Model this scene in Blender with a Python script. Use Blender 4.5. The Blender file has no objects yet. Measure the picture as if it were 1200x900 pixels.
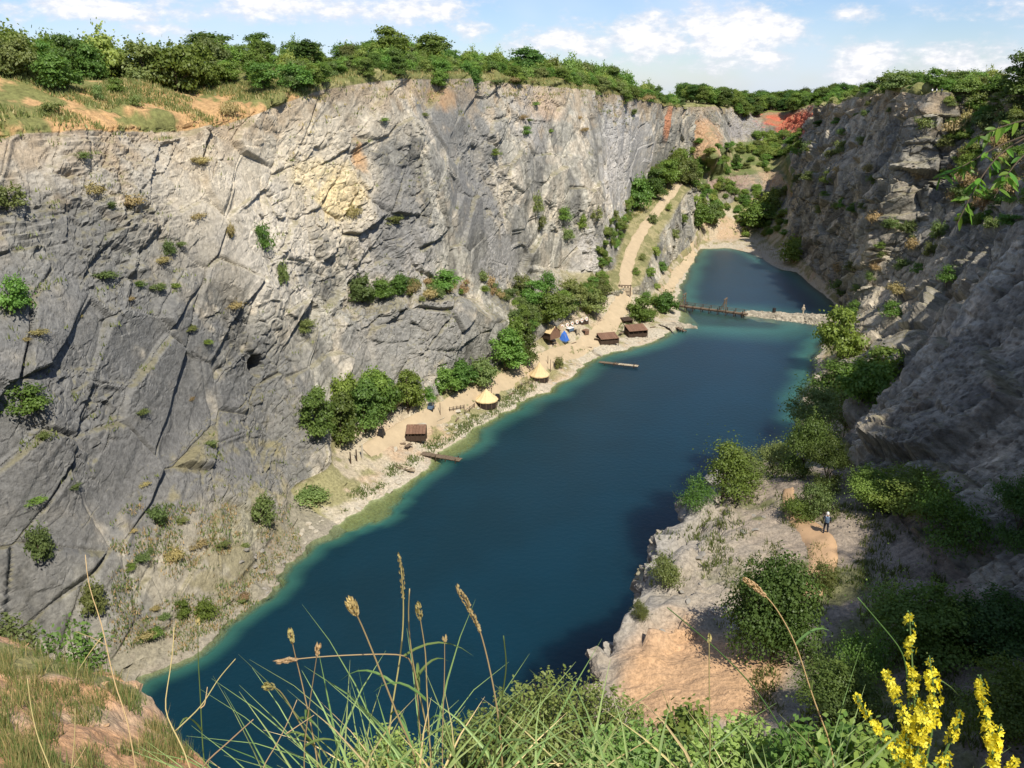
import bpy, math, random
import numpy as np
from mathutils import Vector, Matrix

R = math.radians
rng = np.random.default_rng(7)
random.seed(7)
sc = bpy.context.scene
col = sc.collection

# ------------------------------------------------------------------ camera
PITCH = R(19.3)
CAM = np.array([0.0, 0.0, 66.6])
FPX = 1000.0                       # focal length in pixels of a 1200 wide frame
cd = bpy.data.cameras.new('camera')
cam = bpy.data.objects.new('camera', cd)
col.objects.link(cam)
cam.location = CAM
cam.rotation_euler = (math.pi / 2 - PITCH, 0, 0)
cd.sensor_fit = 'HORIZONTAL'
cd.sensor_width = 36.0
cd.lens = 36.0 * FPX / 1200.0
cd.clip_start = 0.05
cd.clip_end = 9000
sc.camera = cam

# ------------------------------------------------------------------ light, sky, exposure
SUN_AZ = (0.40, -0.9165)             # horizontal direction towards the sun
SUN_EL = R(52)
sl = bpy.data.lights.new('sun', 'SUN')
sl.energy = 4.4
sl.angle = R(0.55)
sl.color = (1.0, 0.94, 0.84)
so = bpy.data.objects.new('sun', sl)
col.objects.link(so)
sdir = Vector((SUN_AZ[0] * math.cos(SUN_EL), SUN_AZ[1] * math.cos(SUN_EL), math.sin(SUN_EL))).normalized()
so.rotation_euler = sdir.to_track_quat('Z', 'Y').to_euler()
so.location = (40, -40, 150)

sc.view_settings.view_transform = 'Standard'
sc.view_settings.look = 'None'
sc.view_settings.gamma = 1.0
sc.view_settings.use_curve_mapping = False
sc.view_settings.exposure = 0.42
sc.cycles.max_bounces = 5
sc.cycles.diffuse_bounces = 2
sc.cycles.glossy_bounces = 2
sc.cycles.transmission_bounces = 2
sc.cycles.transparent_max_bounces = 6
sc.cycles.caustics_reflective = False
sc.cycles.caustics_refractive = False

wd = bpy.data.worlds.new('World')
sc.world = wd
wd.use_nodes = True


class NT:
    """small node-tree helper"""
    def __init__(self, tree):
        self.t = tree
        self.n = tree.nodes
        self.n.clear()

    def new(self, kind, **kw):
        nd = self.n.new(kind)
        for k, v in kw.items():
            setattr(nd, k, v)
        return nd

    def link(self, a, b):
        self.t.links.new(a, b)

    def put(self, sock, v):
        if isinstance(v, bpy.types.NodeSocket):
            self.link(v, sock)
        else:
            if hasattr(sock.default_value, '__len__') and hasattr(v, '__len__') and len(sock.default_value) == 4 and len(v) == 3:
                v = (*v, 1.0)
            sock.default_value = v

    def math(self, op, a, b=0.0, c=0.0, clamp=False):
        nd = self.new('ShaderNodeMath', operation=op, use_clamp=clamp)
        self.put(nd.inputs[0], a)
        self.put(nd.inputs[1], b)
        if len(nd.inputs) > 2:
            self.put(nd.inputs[2], c)
        return nd.outputs[0]

    def vmath(self, op, a, b=(0, 0, 0)):
        nd = self.new('ShaderNodeVectorMath', operation=op)
        self.put(nd.inputs[0], a)
        self.put(nd.inputs[1], b)
        return nd.outputs['Value'] if op in ('LENGTH', 'DOT_PRODUCT', 'DISTANCE') else nd.outputs[0]

    def mix(self, f, a, b, mode='MIX'):
        nd = self.new('ShaderNodeMix', data_type='RGBA', blend_type=mode)
        self.put(nd.inputs[0], f)
        self.put(nd.inputs[6], a)
        self.put(nd.inputs[7], b)
        return nd.outputs[2]

    def ramp(self, v, lo, hi, a=0.0, b=1.0, smooth=True):
        nd = self.new('ShaderNodeMapRange')
        nd.interpolation_type = 'SMOOTHSTEP' if smooth else 'LINEAR'
        nd.clamp = True
        self.put(nd.inputs[0], v)
        for i, x in enumerate((lo, hi, a, b)):
            nd.inputs[i + 1].default_value = x
        return nd.outputs[0]

    def noise(self, vec, scale, detail=4, rough=0.55, dist=0.0, out=0):
        nd = self.new('ShaderNodeTexNoise')
        self.put(nd.inputs['Vector'], vec)
        nd.inputs['Scale'].default_value = scale
        nd.inputs['Detail'].default_value = detail
        nd.inputs['Roughness'].default_value = rough
        nd.inputs['Distortion'].default_value = dist
        return nd.outputs[out]

    def vor(self, vec, scale, feature='F1', out=0, rnd=1.0):
        nd = self.new('ShaderNodeTexVoronoi', feature=feature)
        self.put(nd.inputs['Vector'], vec)
        nd.inputs['Scale'].default_value = scale
        nd.inputs['Randomness'].default_value = rnd
        return nd.outputs[out]


def pix_dir(px, py):
    c, s = math.cos(PITCH), math.sin(PITCH)
    xc = (px - 600) / FPX
    yc = (450 - py) / FPX
    return np.array([xc, c + yc * s, -s + yc * c])


# sky: Nishita daylight with a layer of fair-weather cumulus (directional, all the way round)
w = NT(wd.node_tree)
sky = w.new('ShaderNodeTexSky', sky_type='NISHITA')
sky.sun_disc = False
sky.sun_elevation = SUN_EL
sky.sun_rotation = math.atan2(sdir.x, sdir.y)
sky.altitude = 350
sky.air_density = 1.0
sky.dust_density = 0.25
sky.ozone_density = 3.0
tc = w.new('ShaderNodeTexCoord')
dirv = w.vmath('NORMALIZE', tc.outputs['Generated'])
sx = w.new('ShaderNodeSeparateXYZ')
w.link(dirv, sx.inputs[0])
az = w.math('MULTIPLY', w.math('ARCTAN2', sx.outputs[0], sx.outputs[1]), 57.2958)
el = w.math('MULTIPLY', w.math('ARCSINE', sx.outputs[2]), 57.2958)
cv = w.new('ShaderNodeCombineXYZ')
w.link(az, cv.inputs[0])
w.link(w.math('MULTIPLY', el, 1.9), cv.inputs[1])
pos = cv.outputs[0]
nbig = w.noise(pos, 0.42, 7, 0.58)
nfine = w.noise(pos, 1.3, 5, 0.6)
field = None
for (px, py, rx, ry, k) in [(862, 38, 92, 44, 1.1), (760, 44, 88, 30, 1.05), (905, 28, 60, 18, .75), (655, 50, 80, 20, .95),
                            (898, 66, 40, 14, .95), (1016, 76, 42, 28, 1.0), (1135, 76, 75, 24, .8), (478, 12, 90, 24, .9),
                            (325, 8, 100, 20, 1.0), (120, 12, 130, 18, .9), (180, 32, 70, 10, .6), (556, 34, 32, 18, .6),
                            (1010, 20, 120, 12, .45), (20, 10, 40, 20, .6), (1180, 20, 60, 20, .5)]:
    d = pix_dir(px, py)
    a0 = math.degrees(math.atan2(d[0], d[1]))
    e0 = math.degrees(math.atan2(d[2], math.hypot(d[0], d[1])))
    v = w.vmath('SUBTRACT', pos, (a0, e0 * 1.9, 0))
    v = w.vmath('MULTIPLY', v, (1 / (rx * .055), 1 / (ry * .055 * 1.9), 0))
    f = w.math('MULTIPLY', w.math('SUBTRACT', 1.25, w.vmath('LENGTH', v)), k)
    field = f if field is None else w.math('MAXIMUM', field, f)
# other cumulus all over the rest of the sky
other = w.math('MULTIPLY', w.math('SUBTRACT', w.noise(pos, 0.055, 4, 0.55), 0.56), 4.0)
field = w.math('MAXIMUM', field, w.math('MULTIPLY', other, w.ramp(el, 6.0, 12.0)))
dens = w.math('ADD', field, w.math('MULTIPLY', w.math('SUBTRACT', nbig, 0.5), 2.3))
dens = w.math('ADD', dens, w.math('MULTIPLY', w.math('SUBTRACT', nfine, 0.5), 0.7))
mask = w.ramp(dens, 0.12, 0.95)
veil = w.math('MULTIPLY', w.ramp(w.noise(pos, 0.09, 3, 0.5), 0.36, 0.68), 0.5)
shade = w.ramp(w.math('ADD', dens, w.math('MULTIPLY', w.math('SUBTRACT', nfine, .5), 1.6)), 0.3, 1.5)
ccol = w.mix(shade, (7.6, 7.8, 8.6), (11.0, 10.8, 10.6))
skyc = w.mix(1.0, sky.outputs[0], (.92, 1.0, 1.22), 'MULTIPLY')
skyc = w.mix(veil, skyc, (7.0, 8.2, 10.2))
skyc = w.mix(w.math('MULTIPLY', mask, 0.93), skyc, ccol)
bg = w.new('ShaderNodeBackground')
w.link(skyc, bg.inputs[0])
bg.inputs[1].default_value = 0.08
wo = w.new('ShaderNodeOutputWorld')
w.link(bg.outputs[0], wo.inputs[0])

# ------------------------------------------------------------------ numeric helpers


def W(px, py, z=None, Y=None, t=None):
    d = pix_dir(px, py)
    if z is not None:
        t = (z - CAM[2]) / d[2]
    elif Y is not None:
        t = Y / d[1]
    return CAM + d * t


def to_pix(P):
    c, s = math.cos(PITCH), math.sin(PITCH)
    q = P - CAM
    dep = q[..., 1] * c - q[..., 2] * s
    up = q[..., 1] * s + q[..., 2] * c
    dep = np.where(dep < .01, np.nan, dep)
    return 600 + FPX * q[..., 0] / dep, 450 - FPX * up / dep


def h3(ix, iy, iz, seed):
    x = (ix.astype(np.uint32) * np.uint32(374761393) + iy.astype(np.uint32) * np.uint32(668265263)
         + iz.astype(np.uint32) * np.uint32(2147483647) + np.uint32(seed * 974711 + 12345))
    x ^= x >> np.uint32(13)
    x *= np.uint32(1274126177)
    x ^= x >> np.uint32(16)
    x *= np.uint32(2246822519)
    x ^= x >> np.uint32(15)
    return (x & np.uint32(0xFFFFFF)).astype(np.float32) / np.float32(0xFFFFFF)


def vnoise(P, seed=0):
    i = np.floor(P).astype(np.int64)
    f = (P - i).astype(np.float32)
    f = f * f * (3 - 2 * f)
    r = 0
    for a in (0, 1):
        for b in (0, 1):
            for c in (0, 1):
                wgt = (f[:, 0] if a else 1 - f[:, 0]) * (f[:, 1] if b else 1 - f[:, 1]) * (f[:, 2] if c else 1 - f[:, 2])
                r = r + wgt * h3(i[:, 0] + a, i[:, 1] + b, i[:, 2] + c, seed)
    return r


def fbm(P, octv=4, seed=0, gain=0.5):
    r, a, s = 0, 1.0, 0.0
    for o in range(octv):
        r = r + a * vnoise(P * 2.0 ** o + 17.3 * o, seed + o)
        s += a
        a *= gain
    return r / s - 0.5


def voro(P, seed=0):
    """cell random values (3), offset from the cell centre, distance to the border"""
    i0 = np.floor(P).astype(np.int64)
    n = len(P)
    f1 = np.full(n, 9e9, np.float32)
    f2 = np.full(n, 9e9, np.float32)
    best = np.zeros((n, 3), np.float32)
    ids = np.zeros((n, 3), np.int64)
    Pf = P.astype(np.float32)
    for a in (-1, 0, 1):
        for b in (-1, 0, 1):
            for c in (-1, 0, 1):
                j = i0 + np.array([a, b, c])
                ctr = np.stack([j[:, 0] + h3(j[:, 0], j[:, 1], j[:, 2], seed), j[:, 1] + h3(j[:, 0], j[:, 1], j[:, 2], seed + 1),
                                j[:, 2] + h3(j[:, 0], j[:, 1], j[:, 2], seed + 2)], 1).astype(np.float32)
                o = Pf - ctr
                d = np.einsum('ij,ij->i', o, o)
                nb = d < f1
                f2 = np.where(nb, f1, np.minimum(f2, d))
                f1 = np.where(nb, d, f1)
                best[nb] = o[nb]
                ids[nb] = j[nb]
    rv = np.stack([h3(ids[:, 0], ids[:, 1], ids[:, 2], seed + k) for k in (11, 12, 13, 14)], 1)
    return rv, best, np.sqrt(f2) - np.sqrt(f1)


def sstep(a, b, x):
    t = np.clip((x - a) / (b - a), 0, 1)
    return t * t * (3 - 2 * t)


# ------------------------------------------------------------------ object helpers


def tag(o, label=None, cat=None, group=None, kind=None):
    if label:
        o['label'] = label
    if cat:
        o['category'] = cat
    if group:
        o['group'] = group
    if kind:
        o['kind'] = kind
    return o


def link(name, me, parent=None, loc=None, rot=None, scale=None):
    o = bpy.data.objects.new(name, me)
    col.objects.link(o)
    if parent is not None:
        o.parent = parent
    if loc is not None:
        o.location = [float(x) for x in loc]
    if rot is not None:
        o.rotation_euler = rot
    if scale is not None:
        o.scale = scale
    return o


def empty(name, loc, rz=0.0, scale=1.0):
    o = bpy.data.objects.new(name, None)
    o.empty_display_size = 0.3
    col.objects.link(o)
    o.location = [float(x) for x in loc]
    o.rotation_euler = (0, 0, rz)
    o.scale = (scale,) * 3 if not hasattr(scale, '__len__') else scale
    return o


def np_mesh(name, V, F, mat=None, smooth=False, cols=None, attrs=None):
    """V (n,3); F (m,3) or (m,4) arrays"""
    me = bpy.data.meshes.new(name)
    V = np.asarray(V, np.float32)
    F = np.asarray(F, np.int32)
    k = F.shape[1]
    me.vertices.add(len(V))
    me.vertices.foreach_set('co', V.ravel())
    me.loops.add(F.size)
    me.loops.foreach_set('vertex_index', F.ravel())
    me.polygons.add(len(F))
    me.polygons.foreach_set('loop_start', np.arange(0, F.size, k, dtype=np.int32))
    me.polygons.foreach_set('use_smooth', np.full(len(F), smooth))
    me.update(calc_edges=True)
    if cols is not None:
        a = me.attributes.new('Col', 'FLOAT_COLOR', 'POINT')
        a.data.foreach_set('color', np.concatenate([np.asarray(cols, np.float32), np.ones((len(V), 1), np.float32)], 1).ravel())
    for nm, arr in (attrs or {}).items():
        a = me.attributes.new(nm, 'FLOAT', 'POINT')
        a.data.foreach_set('value', np.asarray(arr, np.float32))
    if mat:
        me.materials.append(mat)
    return me


class MB:
    """collects shapes into ONE mesh"""
    def __init__(self):
        self.v, self.f = [], []

    def add(self, vs, fs):
        b = len(self.v)
        self.v += [tuple(float(c) for c in q) for q in vs]
        self.f += [tuple(i + b for i in q) for q in fs]
        return self

    def box(self, c, s, rz=0.0, tilt=None):
        hx, hy, hz = s[0] / 2, s[1] / 2, s[2] / 2
        M = Matrix.Rotation(rz, 3, 'Z')
        if tilt:
            M = M @ Matrix.Rotation(tilt[1], 3, tilt[0])
        vs = [M @ Vector((x * hx, y * hy, z * hz)) + Vector(c) for x in (-1, 1) for y in (-1, 1) for z in (-1, 1)]
        return self.add(vs, [(0, 1, 3, 2), (4, 6, 7, 5), (0, 4, 5, 1), (2, 3, 7, 6), (0, 2, 6, 4), (1, 5, 7, 3)])

    def tube(self, pts, rad, n=6, cap=True):
        pts = [Vector([float(c) for c in p]) for p in pts]
        rad = list(rad) if hasattr(rad, '__len__') else [rad] * len(pts)
        vs, fs = [], []
        prev = None
        for i, p in enumerate(pts):
            d = (pts[min(i + 1, len(pts) - 1)] - pts[max(i - 1, 0)]).normalized()
            if prev is None:
                u = d.orthogonal().normalized()
            else:
                u = (prev - d * prev.dot(d))
                u = u.normalized() if u.length > 1e-6 else d.orthogonal().normalized()
            prev = u
            v = d.cross(u)
            for k in range(n):
                a = 2 * math.pi * k / n
                vs.append(p + (u * math.cos(a) + v * math.sin(a)) * rad[i])
        for i in range(len(pts) - 1):
            for k in range(n):
                k2 = (k + 1) % n
                fs.append((i * n + k, i * n + k2, (i + 1) * n + k2, (i + 1) * n + k))
        if cap:
            fs.append(tuple(range(n - 1, -1, -1)))
            fs.append(tuple(range((len(pts) - 1) * n, len(pts) * n)))
        return self.add(vs, fs)

    def lathe(self, prof, n=16, c=(0, 0, 0)):
        vs, fs = [], []
        for (r, z) in prof:
            for k in range(n):
                a = 2 * math.pi * k / n
                vs.append((c[0] + r * math.cos(a), c[1] + r * math.sin(a), c[2] + z))
        m = len(prof)
        for i in range(m - 1):
            for k in range(n):
                k2 = (k + 1) % n
                fs.append((i * n + k, i * n + k2, (i + 1) * n + k2, (i + 1) * n + k))
        return self.add(vs, fs)

    def blade(self, pts, wid, up=(0, 0, 1), fold=0.25):
        """flat tapering leaf along a polyline, folded along its middle"""
        pts = [Vector([float(c) for c in p]) for p in pts]
        n = len(pts)
        vs, fs = [], []
        for i, p in enumerate(pts):
            d = (pts[min(i + 1, n - 1)] - pts[max(i - 1, 0)]).normalized()
            s = d.cross(Vector(up))
            s = s.normalized() if s.length > 1e-5 else Vector((1, 0, 0))
            nn = s.cross(d)
            wv = wid[i] if hasattr(wid, '__len__') else wid
            vs += [p - s * wv / 2, p + nn * wv * fold * -1, p + s * wv / 2]
        for i in range(n - 1):
            a = i * 3
            fs += [(a, a + 1, a + 4, a + 3), (a + 1, a + 2, a + 5, a + 4)]
        return self.add(vs, fs)

    def build(self, name, mat, parent=None, loc=None, smooth=False, rot=None, scale=None):
        return link(name, self.mesh(name, mat, smooth), parent, loc, rot, scale)

    def mesh(self, name, mat, smooth=False):
        me = bpy.data.meshes.new(name)
        me.from_pydata(self.v, [], self.f)
        me.update()
        if smooth:
            me.polygons.foreach_set('use_smooth', np.full(len(me.polygons), True))
        me.materials.append(mat)
        return me


# ------------------------------------------------------------------ materials


def material(name):
    m = bpy.data.materials.new(name)
    m.use_nodes = True
    nt = NT(m.node_tree)
    out = nt.new('ShaderNodeOutputMaterial')
    return m, nt, out


def principled(nt, out, base, rough=0.9, spec=0.25, bump=None, strength=0.5, dist=0.1):
    p = nt.new('ShaderNodeBsdfPrincipled')
    nt.put(p.inputs['Base Color'], base)
    nt.put(p.inputs['Roughness'], rough)
    p.inputs['Specular IOR Level'].default_value = spec
    if bump is not None:
        b = nt.new('ShaderNodeBump')
        b.inputs['Strength'].default_value = strength
        b.inputs['Distance'].default_value = dist
        nt.link(bump, b.inputs['Height'])
        nt.link(b.outputs[0], p.inputs['Normal'])
    nt.link(p.outputs[0], out.inputs[0])
    return p


def simple(name, c, rough=0.85, var=0.25, scale=3.0, spec=0.2, bump=0.3):
    m, nt, out = material(name)
    g = nt.new('ShaderNodeTexCoord').outputs['Object']
    n = nt.noise(g, scale, 3, 0.65)
    oi = nt.new('ShaderNodeObjectInfo').outputs['Random']
    f = nt.math('ADD', nt.math('MULTIPLY', nt.math('SUBTRACT', n, .5), var * 2.2), nt.math('MULTIPLY', nt.math('SUBTRACT', oi, .5), var * .6))
    f = nt.math('ADD', f, 1.0)
    cc = nt.new('ShaderNodeVectorMath', operation='SCALE')
    cc.inputs[0].default_value = c
    nt.link(f, cc.inputs['Scale'])
    principled(nt, out, cc.outputs[0], rough, spec, n, bump, 0.05)
    return m


M = {}


def rock_mat(name, fine=1.0):
    m, nt, out = material(name)
    at = nt.new('ShaderNodeAttribute', attribute_name='Col')
    g = nt.new('ShaderNodeNewGeometry').outputs['Position']
    n2 = nt.noise(g, 1.6 * fine, 3, 0.75)
    f = nt.ramp(n2, .25, .75, .62, 1.38, False)
    cc = nt.new('ShaderNodeVectorMath', operation='SCALE')
    nt.link(at.outputs['Color'], cc.inputs[0])
    nt.link(f, cc.inputs['Scale'])
    principled(nt, out, cc.outputs[0], .92, .15, n2, .5, .4 / fine)
    return m


def ground_mat(name, fine=1.0, bump=.6):
    m, nt, out = material(name)
    at = nt.new('ShaderNodeAttribute', attribute_name='Col')
    g = nt.new('ShaderNodeNewGeometry').outputs['Position']
    n2 = nt.noise(g, 2.2 * fine, 3, 0.75)
    f = nt.ramp(n2, .25, .75, .55, 1.45, False)
    cc = nt.new('ShaderNodeVectorMath', operation='SCALE')
    nt.link(at.outputs['Color'], cc.inputs[0])
    nt.link(f, cc.inputs['Scale'])
    principled(nt, out, cc.outputs[0], .95, .12, n2, bump, .3 / fine)
    return m


def leaf_mat(name, c1, c2, trans=.42, hue=0.06):
    m, nt, out = material(name)
    at = nt.new('ShaderNodeAttribute', attribute_name='rnd')
    oi = nt.new('ShaderNodeObjectInfo').outputs['Random']
    base = nt.mix(at.outputs['Fac'], c1, c2)
    hs = nt.new('ShaderNodeHueSaturation')
    nt.link(nt.ramp(oi, 0, 1, .5 - hue * .5, .5 + hue * .4, False), hs.inputs['Hue'])
    nt.link(nt.ramp(nt.math('FRACT', nt.math('MULTIPLY', oi, 7.31)), 0, 1, .72, 1.25, False), hs.inputs['Value'])
    hs.inputs['Saturation'].default_value = 1.0
    nt.link(base, hs.inputs['Color'])
    d = nt.new('ShaderNodeBsdfDiffuse')
    t = nt.new('ShaderNodeBsdfTranslucent')
    nt.link(hs.outputs[0], d.inputs[0])
    tcol = nt.mix(1.0, hs.outputs[0], (1.25, 1.2, .55), 'MULTIPLY')
    nt.link(tcol, t.inputs[0])
    mx = nt.new('ShaderNodeMixShader')
    mx.inputs[0].default_value = trans
    nt.link(d.outputs[0], mx.inputs[1])
    nt.link(t.outputs[0], mx.inputs[2])
    gl = nt.new('ShaderNodeBsdfGlossy')
    gl.inputs['Roughness'].default_value = .45
    gl.inputs[0].default_value = (1, 1, 1, 1)
    m2 = nt.new('ShaderNodeMixShader')
    m2.inputs[0].default_value = .012
    nt.link(mx.outputs[0], m2.inputs[1])
    nt.link(gl.outputs[0], m2.inputs[2])
    nt.link(m2.outputs[0], out.inputs[0])
    return m


M['rock'] = rock_mat('quarry_rock')
M['rock_near'] = rock_mat('ledge_rock', 9.0)
M['ground'] = ground_mat('bank_ground')
M['bench'] = ground_mat('bench_ground', 2.0)
M['meadow'] = ground_mat('rim_meadow', .7)
M['stone_grey'] = simple('grey_stone', (.27, .25, .215), .9, .3, 1.2, .2, .8)
M['stone'] = simple('pale_stone', (.43, .385, .30), .9, .3, 1.2, .2, .8)
M['path'] = simple('sandy_path', (.47, .37, .24), .95, .2, .5, .1, .6)
M['sand'] = simple('orange_sand', (.45, .295, .17), .95, .2, 1.2, .1, .6)
M['bark'] = simple('bark', (.10, .075, .05), .9, .3, 4)
M['wood'] = simple('weathered_wood', (.17, .125, .085), .85, .35, 2.5)
M['wood_dark'] = simple('dark_wood', (.065, .043, .03), .85, .35, 2.5)
M['wood_pale'] = simple('pale_plank', (.42, .35, .25), .85, .3, 2.5)
M['roof_red'] = simple('reddish_boards', (.20, .115, .075), .85, .35, 2.0)
M['thatch'] = simple('tan_canvas', (.66, .50, .27), .9, .18, 2.0)
M['eave_shade'] = simple('eave_shade_cloth', (.045, .032, .025), .9, .2, 2.0)
M['blue'] = simple('blue_tarpaulin', (.05, .16, .55), .5, .3, 1.5, .4)
M['white'] = simple('white_paint', (.72, .70, .66), .7, .1, 3)
M['orange'] = simple('orange_paint', (.62, .22, .07), .7, .15, 3)
M['black'] = simple('black_paint', (.018, .018, .02), .45, .2, 3, .5)
M['bluegrey'] = simple('blue_grey_cloth', (.10, .15, .22), .8, .2, 3)
M['skin'] = simple('skin', (.48, .29, .20), .6, .1, 5)
M['navy'] = simple('navy_cloth', (.025, .03, .045), .85, .2, 6)
M['cloth_white'] = simple('white_cloth', (.75, .75, .74), .8, .1, 6)
M['glass'] = simple('dark_glass', (.03, .04, .05), .1, .1, 3, .6)
M['leaf'] = leaf_mat('leaf_green', (.100, .178, .033), (.250, .375, .085))
M['leaf_dark'] = leaf_mat('leaf_dark_green', (0.064, 0.118, 0.029), (0.166, 0.252, 0.062))
M['leaf_olive'] = leaf_mat('leaf_olive', (.120, .165, .048), (.285, .340, .120))
M['leaf_dry'] = leaf_mat('leaf_dry_grass', (0.256, 0.204, 0.084), (0.512, 0.396, 0.192), .25)
M['leaf_bright'] = leaf_mat('leaf_bright', (0.128, 0.264, 0.036), (0.307, 0.480, 0.084), .4)
M['leaf_light'] = leaf_mat('leaf_light', (.16, .24, .045), (.34, .43, .12))
M['blade'] = leaf_mat('grass_blade', (.15, .24, .07), (.38, .46, .18), .35)
M['blade_dry'] = leaf_mat('dry_blade', (.60, .48, .23), (.76, .62, .33), .3)
M['petal'] = leaf_mat('yellow_petal', (.86, .72, .03), (.95, .88, .10), .3, .0)
M['leaf_fore'] = leaf_mat('leaf_foreground', (.15, .24, .05), (.36, .47, .14), .4)

# ------------------------------------------------------------------ terrain: one ring of cross-sections round the lake
def A(*p):
    return np.array(p, float)


def curve(pts):
    us = [p[0] for p in pts]
    P = np.array([p[1] for p in pts], float)
    return lambda u: np.array([np.interp(u, us, P[:, k]) for k in range(3)])


nrm = A(.89, -.46, 0)              # left wall, towards the lake
shore_l = curve([(-40, A(-62, 48, 0)), (-10, W(140, 812, 0)), (0, W(190, 785, 0)), (12.6, W(290, 722, 0)), (30, W(352, 645, 0)),
                 (40, W(393, 610, 0)), (46, W(437, 590, 0)), (54, W(470, 568, 0)), (65, W(502, 538, 0)), (83, W(560, 503, 0)),
                 (100, W(604, 475, 0)), (114, W(650, 455, 0)), (134, W(690, 424, 0)), (150, W(722, 407, 0)), (157, W(765, 401, 0)),
                 (173, W(789, 386, 0)), (190, W(800, 370, 0)), (212, W(794, 350, 0)), (245, W(800, 325, 0)), (294, W(816, 296, 0))])
rim_z = [(-40, 63), (-10, 62.3), (20, 61.8), (45, 61.2), (58, 63.3), (70, 66.5), (95, 68.6), (120, 69.3), (150, 68.2), (180, 67.3),
         (210, 65.8), (240, 63.2), (270, 60.6), (300, 58.3)]


def rim_l(u):
    return A(-68 + .46 * u, 100 + .89 * u, np.interp(u, [a for a, b in rim_z], [b for a, b in rim_z]))


def off(P, d, z):
    return A(P[0] - nrm[0] * d, P[1] - nrm[1] * d, z)


F_l = curve([(-40, A(-66, 50, 3)), (-10, off(shore_l(-10), 3, 3)), (0, off(shore_l(0), 3, 3)), (15, off(shore_l(15), 3, 3)),
             (30, off(shore_l(30), 4.0, 3)), (40, off(shore_l(40), 9, 4)), (48, W(392, 548, 5)), (54, W(385, 515, 6)), (80, W(500, 470, 6)),
             (98, W(560, 440, 6)), (109, W(590, 425, 6)), (138, W(650, 385, 7)), (157, W(690, 354, 8)), (176, W(717, 346, 8)),
             (194, W(765, 345, 5)), (245, W(783, 310, 4)), (294, W(812, 285, 4))])
LO_l = curve([(-40, A(-74, 54, 20)), (0, off(shore_l(0), 10, 17)), (15, off(shore_l(15), 13, 17)), (30, off(shore_l(30), 13, 18)),
              (40, off(shore_l(40), 15, 18)), (54, A(-34.5, 145, 24)), (72, A(-27.5, 159, 25)), (88, A(-14, 171, 25)), (100, A(-8, 180, 22)),
              (112, A(-1, 191, 13)), (138, A(8, 218, 13)), (157, W(688, 348, 11)), (176, W(716, 343, 9)), (194, W(752, 335, 8)),
              (245, W(775, 275, 16)), (294, W(806, 225, 25))])
LI_l = curve([(-40, A(-75, 54.4, 21)), (0, off(LO_l(0), 1.0, 19)), (15, off(LO_l(15), 1.2, 19.5)), (30, off(LO_l(30), 1.2, 20.5)), (40, off(LO_l(40), 1, 20)),
              (54, A(-35.4, 145.4, 25.5)), (72, A(-31, 161, 27)), (88, A(-18, 173, 27.5)), (100, A(-12.5, 182, 26)),
              (112, A(-5, 194, 17)), (138, A(2, 221, 22)), (157, A(14, 241, 17)), (176, A(25, 250, 14)), (194, A(31.5, 263, 13)),
              (245, W(735, 250, 22)), (294, A(66, 370, 32))])

ST = []                            # stations: S, F, LO, LI, M, R, out, side, (plateau dz 1, 2, 3)


def station(S, F, LO, LI, R_, side, M_=None, out=None, pz=(1.0, 1.5, 2.0)):
    S, F, LO, LI, R_ = [np.array(a, float) for a in (S, F, LO, LI, R_)]
    M_ = LI * .5 + R_ * .5 if M_ is None else np.array(M_, float)
    if out is None:
        o = R_[:2] - S[:2]
    else:
        o = np.array(out, float)
    ST.append(dict(S=S, F=F, LO=LO, LI=LI, M=M_, R=R_, out=o / np.linalg.norm(o), side=side, pz=pz))


for u in [-40, -10, 0, 15, 30, 40, 47, 54, 65, 72, 80, 88, 98, 109, 124, 138, 157, 166, 176, 186, 194, 212, 230, 245, 270, 294]:
    r = rim_l(u)
    pz = (5.8, 6.5, 7) if u < 50 else (2.2, 2.6, 3)
    m = None
    li = LI_l(u)
    if u < 50:
        m = li * .55 + r * .45 + np.array([.89, -.46, 0]) * 2.5
    elif 60 < u < 105:
        m = li * .5 + r * .5 + np.array([.89, -.46, 0]) * 1.0
    elif 136 < u < 190:
        m = li * .62 + r * .38 + np.array([.89, -.46, 0]) * 3.0
    station(shore_l(u), F_l(u), LO_l(u), li, r, 'left', m, (-.89, .46), pz)
# back of the quarry
station(W(822, 291, 0), W(822, 262, 8), W(822, 214, 25), A(84, 412, 34), W(812, 124, Y=415), 'back', None, (-.5, .87))
station(W(835, 291, 0), W(838, 246, 12), W(838, 206, 25), W(838, 185, 36), W(838, 124, Y=452), 'back', None, (-.25, .97))
station(W(858, 291, 0), W(862, 236, 14), W(862, 205, 24), W(860, 166, 38), W(862, 127, Y=495), 'back', None, (0, 1))
station(W(876, 295, 0), W(882, 232, 15), W(886, 204, 24.5), W(886, 166, 38), W(890, 129, Y=505), 'back', None, (0.05, 1))
station(W(893, 303, 0), W(897, 226, 16), W(905, 198, 26), W(916, 166, 38), W(925, 131, Y=502), 'back', None, (.2, .98))
station(W(906, 312, 0), A(122, 392, 11), A(134, 430, 25), A(140, 448, 34), A(158, 470, 57), 'back', None, (.6, .8))
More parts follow.
